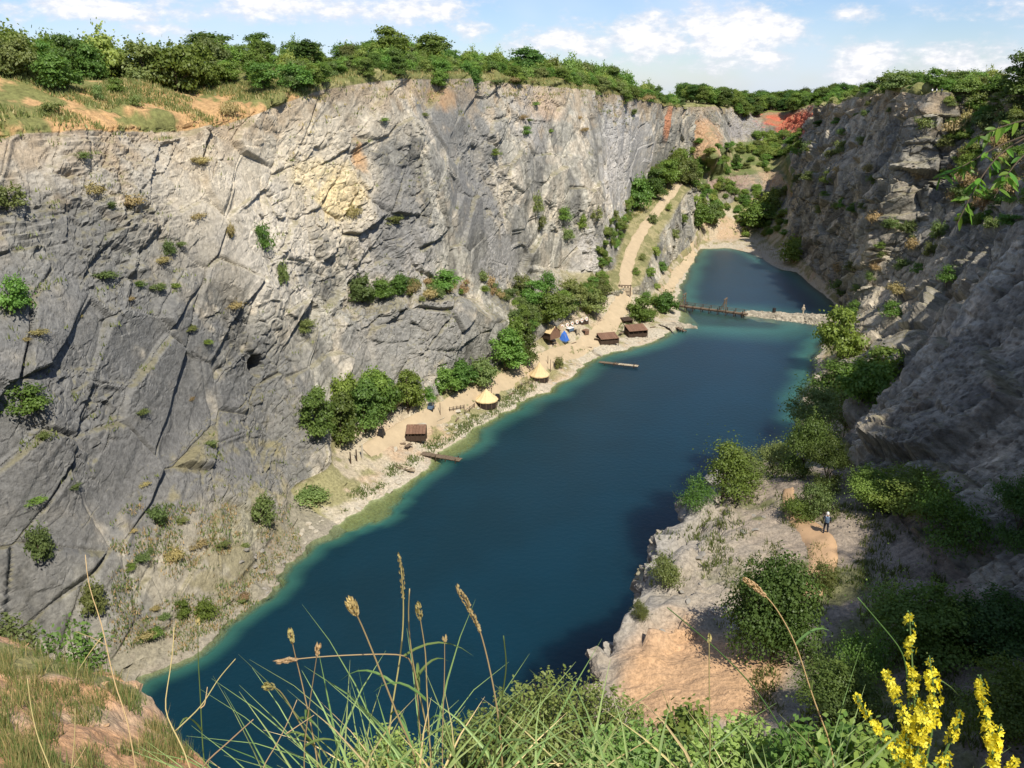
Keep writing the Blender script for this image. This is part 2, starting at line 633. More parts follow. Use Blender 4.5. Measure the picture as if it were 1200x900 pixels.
# right wall, far to near
station(W(918, 316, 0), A(117, 358, 9), A(122, 378, 22), A(124, 384, 27), A(146, 428, 57.5), 'right', A(131, 398, 42), (.9, .44))
station(W(934, 320, 0), A(111, 326, 4), A(111.5, 332, 14), A(112, 334, 17), A(131, 380, 59), 'right', A(117, 348, 36), (1, .2))
station(W(962, 343, 0), A(107, 290, 3), A(107.5, 292, 12), A(108, 293, 15), A(125, 325, 63), 'right', A(113, 302, 38), (1, .1))
station(W(985, 360, 0), A(105, 263, 2), A(106, 263, 12), A(106.5, 264, 14), A(121, 288, 66), 'right', A(111.5, 271, 38), (1, 0))
station(W(980, 378, 0), A(97.5, 246, 2), A(102, 246, 16), A(103, 246.5, 19), A(116, 255, 65), 'right', A(108.5, 249.5, 40), (1, -.1))
station(W(974, 386, 0), A(93, 234, 3), A(98, 236, 15), A(100, 237.5, 19), A(115, 246, 65), 'right', A(103.5, 241, 39), (1, -.15))
station(W(966, 402, 0), A(89, 225, 4), A(103, 229, 17), A(107, 231, 22), A(127, 241, 65.5), 'right', A(116.5, 235, 43), (1, -.2))
station(W(961, 420, 0), A(84, 210, 4), A(102, 214, 18), A(106, 214, 22), A(130, 216, 65.5), 'right', A(117, 214, 42), (1, -.2))
station(W(955, 440, 0), A(79, 198, 4), A(92, 200, 14), A(96, 200, 18), A(126, 202, 66), 'right', A(110, 200, 40), (1, -.2))
station(W(944, 485, 0), A(68, 172, 4), A(79, 168, 14), A(84, 168, 18), A(117, 166, 67), 'right', A(99, 165, 40), (1, -.2))
station(A(52, 142, 0), A(55, 138, 4), A(60, 134, 17), A(66, 133, 21), A(99, 126, 69), 'right', A(82, 129, 43), (1, -.25))
station(A(35, 112, 0), A(38, 109, 3), A(41, 104, 22), A(49, 102, 25), A(74, 97, 70), 'right', A(63, 99, 46), (1, -.25))
station(A(21, 87, 0), A(23, 85, 3), A(25, 81, 29), A(35, 81, 31), A(54, 82, 70), 'right', A(48, 82, 50), (1, -.15))
station(A(9, 72, 0), A(11, 71, 3), W(822, 580, 35), A(27, 64.5, 36.5), A(47, 69, 70), 'right', A(40, 67, 52), (1, -.1))  # unseen upper slope steepened so the rim shades slab and bench
station(A(3, 59, 0), A(5, 58, 3), W(752, 655, 35), A(27.5, 56, 37), A(46.5, 57, 70), 'right', A(40, 56.5, 52), (1, -.1))
station(A(0.5, 50, 0), A(2, 49.5, 3), W(700, 760, 34), A(27.5, 46, 37.3), A(46, 44, 70), 'right', A(39, 44.5, 52), (1, -.2))
station(A(-1, 45, 0), A(0, 44, 3), A(4.0, 37.5, 34), A(24, 35, 38.5), A(41, 25, 70), 'right', A(33, 30, 52), (.8, -.6))
station(A(-4, 36, 0), A(-3, 35, 3), A(3, 31.5, 36), A(16.5, 24, 42), A(31, 7, 69), 'near', A(24, 15, 55), (.5, -.87))
station(A(-8, 30, 0), A(-7, 29, 3), A(1.5, 22, 40), A(9, 14, 50), A(9, 0.0, 65.3), 'near', A(9, 5, 60.5), (.2, -1))
station(A(-12, 26, 0), A(-11, 25, 3), A(-1.0, 12, 50), A(0.6, 8, 57.8), A(.8, .6, 65.2), 'near', A(.6, 4.2, 62.1), (0, -1))
station(A(-18, 26, 0), A(-17, 25, 3), A(-2.3, 7.2, 58.6), A(-1.6, 5.6, 60.2), A(-.6, .4, 64.9), 'near', A(-1.2, 3.0, 62.8), (-.1, -1))
station(A(-24, 30, 0), A(-22, 28, 3), W(236, 896, t=9.4), A(-3.1, 6.4, 60.4), A(-1.8, .7, 64.9), 'near', A(-2.4, 3.2, 62.9), (-.2, -1))
station(A(-27, 32, 0), A(-25, 30, 3), W(172, 818, t=11), A(-4.4, 7.6, 60.3), A(-2.6, 1, 64.8), 'near', A(-3.6, 4, 62.7), (-.3, -1))
station(A(-31, 33, 0), A(-29, 31, 3), W(70, 772, t=13), A(-6.4, 9, 60.0), A(-4, 1.3, 64.7), 'near', A(-5.2, 5, 62.4), (-.4, -1))
station(A(-36, 34, 0), A(-33, 32, 3), W(-10, 738, t=14.3), A(-8.2, 10, 59.8), A(-5.5, 1.6, 64.6), 'near', A(-7, 5.6, 62.2), (-.5, -.9))
station(A(-50, 36, 0), A(-47, 34, 3), A(-20, 18, 57), A(-18.5, 14, 59.5), A(-14, 3, 65), 'near', A(-16, 8, 62), (-.8, -.6))

nS = len(ST)
side_of = []
cols_seg = []
for i in range(nS):
    a, b = ST[i], ST[(i + 1) % nS]
    n = 0
    for k in ('F', 'LI', 'R'):
        mid = (a[k] + b[k]) / 2
        L = np.linalg.norm(b[k] - a[k])
        dist = np.linalg.norm(mid - CAM)
        f = .0017 if a['side'] != 'near' else .007
        n = max(n, L / max(.05, f * dist))
    px, py = to_pix((a['LI'] + b['LI']) / 2)
    n = int(np.clip(n, 4, 130))
    if i in (0, nS - 1, nS - 2):
        n = 14
    cols_seg.append(n)
NC = sum(cols_seg)
par = np.concatenate([i + np.arange(n) / n for i, n in enumerate(cols_seg)])
seg_i = par.astype(int)
seg_f = (par - seg_i)[:, None]


def along(key, dim):
    P = np.array([s[key] for s in ST], float)
    Q = P[seg_i] * (1 - seg_f) + P[(seg_i + 1) % nS] * seg_f
    # round the corners between stations
    wl = np.array(cols_seg)[seg_i]
    ker = 9
    for _ in range(2):
        C = np.cumsum(np.concatenate([Q[-ker:], Q, Q[:ker]]), 0)
        C = np.concatenate([np.zeros((1, dim)), C])
        S_ = (C[2 * ker + 1:] - C[:-(2 * ker + 1)]) / (2 * ker + 1)
        keep = np.clip(wl / 60.0, .15, 1)[:, None]
        Q = Q * (1 - keep) + S_[:NC] * keep
    return Q


S_, F_, LO_, LI_, M_, R_ = [along(k, 3) for k in ('S', 'F', 'LO', 'LI', 'M', 'R')]
OUT = along('out', 2)
OUT /= np.linalg.norm(OUT, axis=1)[:, None]
PZ = along('pz', 3)
S_[:, 2] = 0
sidx = np.array([{'left': 0, 'back': 1, 'right': 2, 'near': 3}[s['side']] for s in ST])[seg_i]
inw = S_[:, :2] - F_[:, :2]
inw /= np.maximum(np.linalg.norm(inw, axis=1), 1e-3)[:, None]
# shelf of shallow water in front of the left beach
ucol = (S_[:, 0] + 43) * .46 + (S_[:, 1] - 87) * .89
shelf = .7 + 4.2 * np.exp(-((ucol - 44) / 8) ** 2) * (sidx == 0) + 3 * np.exp(-((ucol - 74) / 8) ** 2) * (sidx == 0) + 2.5 * np.exp(-((ucol - 195) / 16) ** 2) * (sidx == 0)
B1 = np.c_[S_[:, :2] + inw * shelf[:, None], np.full(NC, -1.0)]
B0 = np.c_[S_[:, :2] + inw * (shelf + 7)[:, None], np.full(NC, -9.0)]
K_ = S_ * .5 + F_ * .5
K_[:, 2] = np.minimum(F_[:, 2] * .35, 1.6)
P1 = np.c_[R_[:, :2] + OUT * 15, R_[:, 2] + PZ[:, 0]]
P2 = np.c_[R_[:, :2] + OUT * 50, R_[:, 2] + PZ[:, 1]]
P3 = np.c_[R_[:, :2] + OUT * 200, R_[:, 2] + 1.0]
P4 = np.c_[R_[:, :2] + OUT * 3500, np.full(NC, 25.0)]
rows = [(B0, 3), (B1, 5), (S_, 12), (K_, 26), (F_, 100), (LO_, 56), (LI_, 100), (M_, 100), (R_, 22), (P1, 10), (P2, 6), (P3, 5), (P4, 0)]
G = []
rid = []                           # fractional control-row index
for i in range(len(rows) - 1):
    a, n = rows[i]
    b = rows[i + 1][0]
    t = np.arange(n) / n
    G.append(a[None] * (1 - t)[:, None, None] + b[None] * t[:, None, None])
    rid.append(i + t)
G.append(rows[-1][0][None])
rid.append(np.array([len(rows) - 1.0]))
G = np.concatenate(G)              # rows, cols, 3
rid = np.concatenate(rid)
NR = len(rid)
# soften the kinks between control rows a little
for _ in range(3):
    G[1:-1] = np.where(((rid[1:-1] > 2.6) & (rid[1:-1] < 8.6))[:, None, None], G[1:-1] * .5 + (G[:-2] + G[2:]) * .25, G[1:-1])


def grid_normals(G):
    du = np.roll(G, -1, 1) - np.roll(G, 1, 1)
    dv = np.empty_like(G)
    dv[1:-1] = G[2:] - G[:-2]
    dv[0] = G[1] - G[0]
    dv[-1] = G[-1] - G[-2]
    n = np.cross(du, dv)
    return n / np.maximum(np.linalg.norm(n, axis=2), 1e-9)[..., None]


N = grid_normals(G)
if N[NR // 2, 30, 2] < 0 or np.mean(N[(rid > 8.5), :, 2]) < 0:
    N = -N
P = G.reshape(-1, 3)
ridv = np.repeat(rid, NC)
sidev = np.tile(sidx, NR)
distv = np.linalg.norm(P - CAM, axis=1)
# weights
wc = sstep(3.75, 4.25, ridv) * (1 - sstep(7.95, 8.6, ridv))                # on the cliffs
ledge = sstep(4.95, 5.1, ridv) * (1 - sstep(5.85, 6.0, ridv))
near = (sidev == 3)
wide = np.tile(np.linalg.norm(LI_ - LO_, axis=1), NR)
ucl = (P[:, 0] + 43) * .46 + (P[:, 1] - 87) * .89
softl = np.where(sidev == 0, sstep(150, 176, ucl), np.where(sidev == 2, 1 - sstep(88, 100, P[:, 1]), 1.0))
wc = wc * (1 - ledge * sstep(3, 7, wide) * .9 * softl)
ucl = np.tile(ucol, NR)
ucl = (P[:, 0] + 43) * .46 + (P[:, 1] - 87) * .89
cl = np.where((wc > .01) & ~near)[0]
Q = P[cl]
disp = np.zeros(len(P), np.float32)
# local rock frame: along the wall, dipping beds
aw = np.where(sidev[cl] == 2, Q[:, 0] * .3 + Q[:, 1] * .95, np.where(sidev[cl] == 1, Q[:, 0], Q[:, 0] * .46 + Q[:, 1] * .89))
nn_ = np.where(sidev[cl] == 2, Q[:, 0] * .95 - Q[:, 1] * .3, np.where(sidev[cl] == 1, Q[:, 1], Q[:, 0] * .89 - Q[:, 1] * .46))
dip = np.where(sidev[cl] == 2, R(-50), R(58))
dip = np.where((sidev[cl] == 0) & (ucl[cl] < 14) & (Q[:, 2] > 48), R(5), dip)
wob = fbm(Q / 14, 3, 5)
pp = aw * np.cos(dip) - Q[:, 2] * np.sin(dip) + wob * 2.5
qq = aw * np.sin(dip) + Q[:, 2] * np.cos(dip) + wob * 2.0
big = fbm(Q / 26, 3, 1) * 4.5 + fbm(Q / 9, 3, 2) * 1.1
d_ = big


def blocks(scale, sp, sq, sn, seed, amp, tilt, crack, cw, bev):
    C = np.stack([pp / (scale * sp), qq / (scale * sq), nn_ / (scale * sn)], 1)
    rv, o, e = voro(C, seed)
    r = amp * (rv[:, 3] - .5) + tilt * scale * ((rv[:, 0] - .5) * o[:, 0] * sp + (rv[:, 1] - .5) * o[:, 1] * sq)
    return r * sstep(0, bev, e) - crack * np.exp(-e / cw), rv[:, 2], e


b1, c1, _ = blocks(8.0, .9, 1.5, 1.3, 21, 1.4, .26, .40, .02, .10)
b2, c2, e2 = blocks(2.9, .9, 1.35, 1.3, 31, .34, .22, .22, .03, .06)
b3, c3, _ = blocks(1.1, .95, 1.25, 1.2, 41, .17, .24, .09, .05, .05)
rough = .22 + 1.1 * sstep(-.12, .16, fbm(Q / 16, 3, 88))          # smooth faces and broken zones
d_ = d_ + b1 + (b2 + b3 * 1.3) * rough + fbm(Q / .9, 2, 9) * .28 * rough


def saw(t):
    t = t - np.floor(t)
    return np.where(t < .86, t / .86, (1 - t) / .14)


bedn = fbm(Q / 9, 2, 66) * .6
d_ = d_ + (saw(pp / 4.2 + bedn * 1.6) - .5) * .16 * sstep(-.1, .1, fbm(Q / 20, 2, 67)) + (saw(qq / 3.4 + bedn * .7) - .5) * .22 * rough
strat = (sidev[cl] == 0) * (1 - sstep(22, 40, ucl[cl])) * sstep(44, 50, Q[:, 2])
d_ = d_ + strat * ((saw(Q[:, 2] / 1.9 + bedn * 4.0) - .5) * .42 + (saw(Q[:, 2] / .8 + bedn * 2.2) - .5) * .2) * sstep(-.16, .06, fbm(Q / 5, 3, 91))
rw = (sidev[cl] == 2) * sstep(95, 125, Q[:, 1])
d_ = d_ + rw * (b1 * 1.3 + b2 * 1.2 + (saw(pp / 6.0 + bedn * 1.2) - .5) * 1.6)
rib = sstep(168, 205, ucl[cl]) * (1 - sstep(300, 330, ucl[cl])) * (sidev[cl] == 0) * sstep(18, 30, Q[:, 2])
ribn = np.abs(fbm(np.stack([aw / 6.5, Q[:, 2] / 60, nn_ / 30], 1), 3, 77)) * 6 - .6
d_ = d_ * (1 - rib * .45) + rib * ribn
# right near slab: long smooth slabs parallel to the slope
slab = (sidev[cl] == 2) * (1 - sstep(95, 125, Q[:, 1]))
st_ = fbm(np.stack([aw / 2.2, Q[:, 2] / 14 + aw / 9, nn_ / 12], 1), 4, 55) * 2.6
pn = np.where(slab > .05)[0]
rv4, o4, e4 = voro(np.stack([pp[pn] / .5, qq[pn] / .9, nn_[pn] / .6], 1), 51)
d_ = d_ * (1 + slab * .15) + slab * (st_ * .7 + (saw(aw / 3.1 + bedn * .9 + Q[:, 2] / 40) - .5) * .8 + (saw(aw / 1.1 + bedn * 1.4) - .5) * .25)
d_[pn] += slab[pn] * ((rv4[:, 3] - .5) * .22 + .25 * ((rv4[:, 0] - .5) * o4[:, 0] + (rv4[:, 1] - .5) * o4[:, 1]) - .08 * np.exp(-e4 / .05))
cvx, cvy = to_pix(Q)
m_ = np.nanargmin(np.where(sidev[cl] == 0, (cvx - 295) ** 2 + (cvy - 428) ** 2, 1e9))
ce = np.linalg.norm((Q - Q[m_]) / np.array([1.5, 1.5, 1.9]), axis=1) + fbm(Q / .8, 2, 44) * .5
d_ = d_ - 5.0 * (1 - sstep(.72, 1.0, ce))
disp[cl] = d_ * wc[cl]
# near ledge and foreground: small scale
ncl = np.where(near & (ridv > 3.6) & (ridv < 8.9))[0]
Qn = P[ncl]
rvn, on, en = voro(Qn / np.array([.8, .8, .5]) + 3, 61)
lw = 1 - sstep(4.9, 5.25, ridv[ncl])
disp[ncl] = (fbm(Qn / 2.2, 3, 62) * .6 + fbm(Qn / .35, 3, 63) * .16 + fbm(Qn / .12, 2, 64) * .05) + lw * ((rvn[:, 3] - .5) * .35 + .35 * ((rvn[:, 0] - .5) * on[:, 0] + (rvn[:, 1] - .5) * on[:, 1]) - .12 * np.exp(-en / .06))
# ledges, bank, plateau: gentle ground relief
gl_ = np.where((wc < .6) & ~near)[0]
sc_ = np.clip(ridv[gl_] - 2.0, 0, 1)
disp[gl_] += (fbm(P[gl_] / 6, 4, 3) * 1.3 + fbm(P[gl_] / 1.3, 3, 4) * .35) * sc_ * (1 - wc[gl_]) * np.where(ridv[gl_] > 9.5, 2.0, 1.0)
bi = np.where((sidev >= 2) & (ridv > 4.9) & (ridv < 6.1) & (P[:, 1] < 95) & (P[:, 1] > 22))[0]
Qb = P[bi]
rvb, ob, eb = voro(np.stack([(Qb[:, 0] * .8 - Qb[:, 1] * .6) / 1.2, (Qb[:, 0] * .6 + Qb[:, 1] * .8) / 2.4, Qb[:, 2] / 1.6], 1), 71)
edge = np.interp(Qb[:, 1], [34, 43, 52, 60, 70, 90], [3, 4.5, 8.5, 12.5, 18, 26])
rk = (1 - sstep(3.0, 7.5, Qb[:, 0] - edge + fbm(Qb / 3, 3, 73) * 5)) * sstep(40, 45, Qb[:, 1])
disp[bi] += rk * ((rvb[:, 3] - .4) * 1.3 + 1.0 * ((rvb[:, 0] - .5) * ob[:, 0] + (rvb[:, 1] - .5) * ob[:, 1]) - .25 * np.exp(-eb / .05)) + fbm(Qb / .5, 3, 74) * .35 + fbm(Qb / 3.5, 3, 75) * 1.2
# shoreline wobble
sh = np.where((ridv > .5) & (ridv < 3.2) & ~near)[0]
disp_h = np.zeros(len(P), np.float32)
disp_h[sh] = fbm(P[sh] / 6, 4, 8) * 4.5 + fbm(P[sh] / 1.5, 3, 9) * 1.6
P2_ = P + N.reshape(-1, 3) * disp[:, None]
P2_[:, :2] += np.tile(inw, (NR, 1)) * disp_h[:, None]
G2 = P2_.reshape(NR, NC, 3)
N2 = grid_normals(G2)
if np.mean(N2[(rid > 8.5), :, 2]) < 0:
    N2 = -N2
nz = N2[..., 2].ravel()

# ---- colours of rock, soil and turf
C = np.zeros((len(P), 3), np.float32)


def lay(idx, colr, f):
    f = np.clip(f, 0, 1)[:, None]
    C[idx] = C[idx] * (1 - f) + np.array(colr, np.float32) * f


allv = np.arange(len(P))
n_a = fbm(P2_ / 11, 4, 101)
n_b = fbm(P2_ / 2.5, 4, 102)
n_c = fbm(P2_ / 30, 3, 103)
n_d = fbm(P2_ / .8, 2, 104)
C[:] = (.345, .322, .262)
lay(allv, (.212, .203, .176), sstep(-.06, .12, n_a + n_b * .5))
lay(allv, (.48, .42, .325), sstep(.02, .16, -n_a + n_b * .7) * .75)
# per-block tone
tone = np.ones(len(P), np.float32)
tone[cl] = (.74 + .20 * c1 + .24 * c2 + .20 * c3) * (1 + n_d[cl] * .6)
tone[cl] *= 1 - .35 * np.exp(-e2 / .05)
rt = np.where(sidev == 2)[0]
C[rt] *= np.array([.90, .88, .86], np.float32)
C[cl] = C[cl] * (1 + .08 * slab[:, None]).astype(np.float32)  # slab colour lifted to look brighter in its shade
tone[cl[pn]] *= 1 - .5 * slab[pn] * np.exp(-e4 / .07)  # slab cracks darkened so relief shows where no sun falls
tone[cl] *= 1 + slab * (saw(aw / 3.1 + bedn * .9 + Q[:, 2] / 40) - .6) * .35  # bands toned along the relief, shading put into the colour
strk = fbm(np.stack([aw / 1.3, Q[:, 2] / 16, nn_ / 9], 1), 3, 140)
tone[cl] *= 1 + strk * .75
tone[cl] *= 1 - .30 * sstep(.10, .2, fbm(np.stack([aw / 3.0, Q[:, 2] / 30, nn_ / 14], 1), 3, 141))
C *= tone[:, None]


def blob(px, py, ra, rz, colr, k=1.0, rot=0, soft=.5, s=0):
    """a patch of rock colour on the cliff: centre found on the wall, sizes in metres along the wall and up"""
    qx, qy = BP
    m = np.argmin((qx - px) ** 2 + (qy - py) ** 2 + BD * .5)
    c0 = P2_[BI[m]]
    q = P2_[BI] - c0
    ax = np.array([.46, .89]) if s == 0 else (np.array([1.0, 0]) if s == 1 else np.array([.3, .95]))
    a = q[:, 0] * ax[0] + q[:, 1] * ax[1]
    b = q[:, 2]
    ca, sa = math.cos(R(rot)), math.sin(R(rot))
    e = np.hypot((a * ca + b * sa) / ra, (-a * sa + b * ca) / rz)
    e = e + n_b[BI] * 1.3 + n_a[BI] * .7
    lay(BI, colr, (1 - sstep(1 - soft, 1 + soft * .4, e)) * k)


def side_view(s):
    global BI, BP, BD
    BI = np.where((sidev == s) & (ridv > 4) & (ridv < 9.0))[0]
    BP = to_pix(P2_[BI])
    BD = np.zeros(len(BI))


side_view(0)
BEI, CRM, DGR = (.52, .455, .345), (.60, .52, .39), (.155, .152, .140)
blob(330, 200, 26, 19, BEI, .85)
blob(250, 240, 12, 17, BEI, .7)
blob(430, 130, 14, 8, BEI, .6)
blob(330, 300, 14, 12, (.50, .46, .39), .6)
blob(140, 330, 22, 14, DGR, .5)
blob(60, 330, 12, 12, DGR, .5)
blob(170, 480, 26, 13, (.150, .149, .142), .9)
blob(300, 480, 14, 14, (.158, .156, .147), .85)
blob(60, 560, 20, 15, (.155, .152, .143), .85)
blob(230, 560, 18, 11, (.16, .156, .147), .8)
blob(90, 400, 22, 10, (.17, .168, .158), .7)
blob(480, 400, 22, 11, (.235, .228, .208), .8)
blob(470, 300, 12, 9, (.36, .34, .31), .7)
blob(540, 160, 17, 17, (.20, .196, .182), .8)
blob(470, 250, 6, 14, (.19, .187, .176), .8, -20)
blob(560, 240, 13, 9, (.19, .186, .175), .8)
blob(590, 300, 16, 7, (.33, .315, .29), .7)
blob(620, 140, 10, 10, (.33, .31, .28), .7)
blob(730, 190, 40, 22, (.40, .385, .365), .7)
blob(690, 300, 9, 7, (.46, .43, .39), .7)
blob(395, 232, 6.5, 4.5, (.64, .52, .30), .95, 0, .3)
blob(415, 215, 3.5, 5, (.60, .49, .30), .8)
blob(360, 205, 6, 2.5, (.60, .50, .31), .7)
blob(417, 180, 1.8, 4.0, (.52, .32, .16), .9)
blob(520, 115, 6, 2.5, (.52, .31, .15), .7)
blob(640, 125, 9, 4, (.46, .32, .21), .6)
blob(785, 140, 4, 9, (.52, .23, .12), .9)
blob(15, 170, 22, 6, (.37, .33, .26), .7)
blob(120, 190, 14, 6, (.35, .32, .265), .6)
blob(240, 680, 14, 7, (.34, .30, .22), .7)
blob(300, 640, 9, 6, (.30, .28, .19), .6)
side_view(1)
blob(826, 165, 13, 12, (.47, .29, .16), .85, 0, .6, 1)
blob(870, 150, 17, 7, (.28, .265, .26), .8, 0, .5, 1)
blob(935, 142, 13, 9, (.50, .13, .075), 1, 0, .5, 1)
blob(908, 135, 5, 3, (.50, .13, .075), 1, 0, .5, 1)
blob(850, 215, 22, 6, (.36, .25, .20), .8, 0, .5, 1)
blob(915, 205, 14, 8, (.44, .31, .20), .8, 0, .5, 1)
side_view(2)
blob(1060, 230, 7, 34, (.50, .455, .37), .85, 0, .5, 2)  # buttress strip: its sunlit look painted into the rock colour
blob(1080, 190, 7, 14, (.52, .46, .36), .8, 0, .5, 2)  # upper part of the strip, same painted sunlight
blob(960, 300, 18, 8, (.46, .44, .41), .7, 0, .5, 2)
blob(1120, 240, 14, 14, (.25, .185, .15), .85, 0, .5, 2)
blob(1170, 240, 9, 9, (.30, .19, .14), .8, 0, .5, 2)
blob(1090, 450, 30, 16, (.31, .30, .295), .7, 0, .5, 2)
blob(1140, 330, 12, 5, (.30, .20, .15), .7, 0, .5, 2)
# rust-coloured streaks and soil wherever the rim is weathered
top = np.where((ridv > 7.2) & (ridv < 8.6) & ~near)[0]
lay(top, (.36, .27, .17), sstep(7.55, 8.05, ridv[top] + n_b[top] * .9) * .7)
# turf on everything flat enough on the walls
flat = np.where((ridv > 4) & (ridv < 8.3) & ~near)[0]
lay(flat, (.185, .165, .085), sstep(.66, .92, nz[flat] + n_b[flat] * .6) * .6)
# bank
bk = np.where((ridv >= 0) & (ridv <= 4.0))[0]
C[bk] = (.43, .365, .26)
lay(bk, (.44, .30, .185), sstep(.0, .14, n_a[bk]) * .7)
lay(bk, (.215, .205, .085), sstep(-.07, .06, n_b[bk] * .8 + n_c[bk] * .6) * .8 * sstep(2.3, 2.75, ridv[bk] + n_b[bk]))
lay(bk, (.46, .41, .32), (1 - sstep(2.1, 2.9, ridv[bk] + n_b[bk] * 2.2 + n_d[bk])) * .75)
lay(bk, (.21, .20, .10), (1 - sstep(1.7, 2.05, ridv[bk])) * .9)
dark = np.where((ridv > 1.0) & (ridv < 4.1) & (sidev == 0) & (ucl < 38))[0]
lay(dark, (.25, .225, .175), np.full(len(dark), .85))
lg = np.where((ridv > 3.4) & (ridv < 5.2) & (sidev == 0) & (ucl > 8) & (ucl < 40))[0]
lay(lg, (.235, .205, .11), sstep(-.05, .12, n_b[lg] + n_a[lg]) * .6)
# ledges (benches)
lgd = np.where((ridv > 4.9) & (ridv < 6.05) & (sidev != 3))[0]
ledge = ledge * softl
lay(lgd, (.30, .26, .13), ledge[lgd] * sstep(3, 7, wide[lgd]) * .9)
lay(lgd, (.145, .15, .06), ledge[lgd] * sstep(3, 7, wide[lgd]) * sstep(-.05, .1, n_b[lgd]) * .7)
# terraces at the back
bt = np.where((sidev == 1) & (ridv > 4.9) & (ridv < 6.2))[0]
lay(bt, (.12, .15, .05), sstep(-.1, .1, n_a[bt]) * .9)
# bench on the right
bn = np.where((sidev >= 2) & (ridv > 4.95) & (ridv < 6.05) & (P2_[:, 1] < 100) & (P2_[:, 1] > 20))[0]
C[bn] = (.32, .275, .215)
xx, yy = P2_[bn, 0], P2_[bn, 1]
lay(bn, (.27, .22, .17), sstep(14, 21, xx + n_b[bn] * 6) * .85)
lay(bn, (.13, .14, .055), sstep(.0, .12, n_b[bn] + n_a[bn] * .8) * sstep(10, 18, xx) * .8)
lay(bn, (.47, .30, .17), (1 - sstep(.75, 1.15, np.hypot((xx - 10.6) / 4.6, (yy - 40.5) / 5.6) + n_b[bn] * .7)))
lay(bn, (.30, .28, .245), (1 - sstep(.0, 5.5, xx - np.interp(yy, [34, 43, 52, 60, 70], [3, 4.5, 8.5, 12.5, 18]) + n_b[bn] * 4)) * sstep(42, 46, yy))
# plateau
pl = np.where(ridv > 7.95)[0]
C[pl] = (.175, .175, .062)
lay(pl, (.30, .27, .125), sstep(-.02, .14, n_b[pl] + n_a[pl]) * .8)
soil = pl[(sidev[pl] == 0) & (ridv[pl] < 9.2) & (ucl[pl] < 66)]
lay(soil, (.47, .285, .135), sstep(.0, .10, n_a[soil] + n_b[soil] * .8 + .11 - (ridv[soil] - 8.3) * .12) * .9)
# near ledge: orange limestone soil
nl = np.where(near & (ridv > 3.5) & (ridv < 8.2))[0]
C[nl] = (.52, .30, .16)
lay(nl, (.58, .42, .28), sstep(.0, .15, n_d[nl] * .8 + n_b[nl]) * .8)
lay(nl, (.40, .20, .10), sstep(.02, .16, -n_b[nl]) * .7)
lay(nl, (.22, .21, .08), sstep(.0, .12, n_d[nl] * .6 + n_a[nl] * .6 + n_b[nl] * .8 - .02) * sstep(5.05, 5.4, ridv[nl]) * .9)
C = np.clip(C, .01, .9)

# ---- split into objects
idx = np.arange(NR * NC).reshape(NR, NC)


def patch(name, r0, r1, csel, mat, smooth=False):
    ra, rb = np.searchsorted(rid, r0 - 1e-6), np.searchsorted(rid, r1 - 1e-6)
    i0 = idx[ra:rb][:, :, None]
    a = idx[ra:rb]
    b = idx[ra + 1:rb + 1]
    a2, b2 = np.roll(a, -1, 1), np.roll(b, -1, 1)
    Fq = np.stack([a, a2, b2, b], 2)[:, csel].reshape(-1, 4)
    used, inv = np.unique(Fq, return_inverse=True)
    me = np_mesh(name, P2_[used], inv.reshape(Fq.shape)[:, ::FLIP], mat, smooth, C[used])
    o = link(name, me)
    o['kind'] = 'structure'
    return o


a_, b_, c_ = G[-8, 100], G[-8, 101], G[-7, 100]
FLIP = 1 if np.cross(b_ - a_, c_ - a_)[2] > 0 else -1
everyc = np.ones(NC, bool)
benchc = ((sidx == 2) & (LI_[:, 1] < 92)) | ((sidx == 3) & (LI_[:, 1] > 22))
TER = [patch('lake_bed', 0, 2, everyc, M['ground'], True),
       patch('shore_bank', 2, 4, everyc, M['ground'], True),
       patch('cliff_left', 4, 8, sidx == 0, M['rock']),
       patch('cliff_back', 4, 8, sidx == 1, M['rock']),
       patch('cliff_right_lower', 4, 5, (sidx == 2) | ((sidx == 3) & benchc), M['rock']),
       patch('cliff_right_bench', 5, 6, benchc, M['bench'], True),
       patch('cliff_right_ledges', 5, 6, (sidx == 2) & ~benchc, M['rock']),
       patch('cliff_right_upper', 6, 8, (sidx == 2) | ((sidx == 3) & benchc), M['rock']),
       patch('near_ledge_rock', 4, 8, (sidx == 3) & ~benchc, M['rock_near']),
       patch('plateau', 8, 12, everyc, M['meadow'], True)]

# ---- water
m, nt, out = material('quarry_water')
dp = nt.new('ShaderNodeAttribute', attribute_name='depth').outputs['Fac']
g = nt.new('ShaderNodeNewGeometry').outputs['Position']
wn = nt.noise(nt.vmath('MULTIPLY', g, (1, 1, 1)), 1.1, 4, .6)
wn2 = nt.noise(g, .07, 3, .5)
bp = nt.new('ShaderNodeBump')
bp.inputs['Strength'].default_value = .3
bp.inputs['Distance'].default_value = .2
nt.link(wn, bp.inputs['Height'])
deep = nt.mix(nt.ramp(dp, 1.0, 9), (.032, .125, .098), (.0014, .0225, .0375))
deep = nt.mix(nt.ramp(wn2, .35, .65), deep, nt.mix(1.0, deep, (1.12, 1.15, 1.18), 'MULTIPLY'))
df = nt.new('ShaderNodeSubsurfaceScattering', falloff='BURLEY')
nt.link(deep, df.inputs['Color'])
df.inputs['Scale'].default_value = 11.0
df.inputs['Radius'].default_value = (.6, 1.0, 1.2)
tr = nt.new('ShaderNodeBsdfTransparent')
tr.inputs[0].default_value = (.80, .90, .74, 1)
mx = nt.new('ShaderNodeMixShader')
nt.link(nt.ramp(dp, .05, 3.6), mx.inputs[0])
nt.link(tr.outputs[0], mx.inputs[1])
nt.link(df.outputs[0], mx.inputs[2])
gl = nt.new('ShaderNodeBsdfGlossy')
gl.inputs['Roughness'].default_value = .36
nt.link(bp.outputs[0], gl.inputs['Normal'])
fr = nt.new('ShaderNodeFresnel')
fr.inputs[0].default_value = 1.33
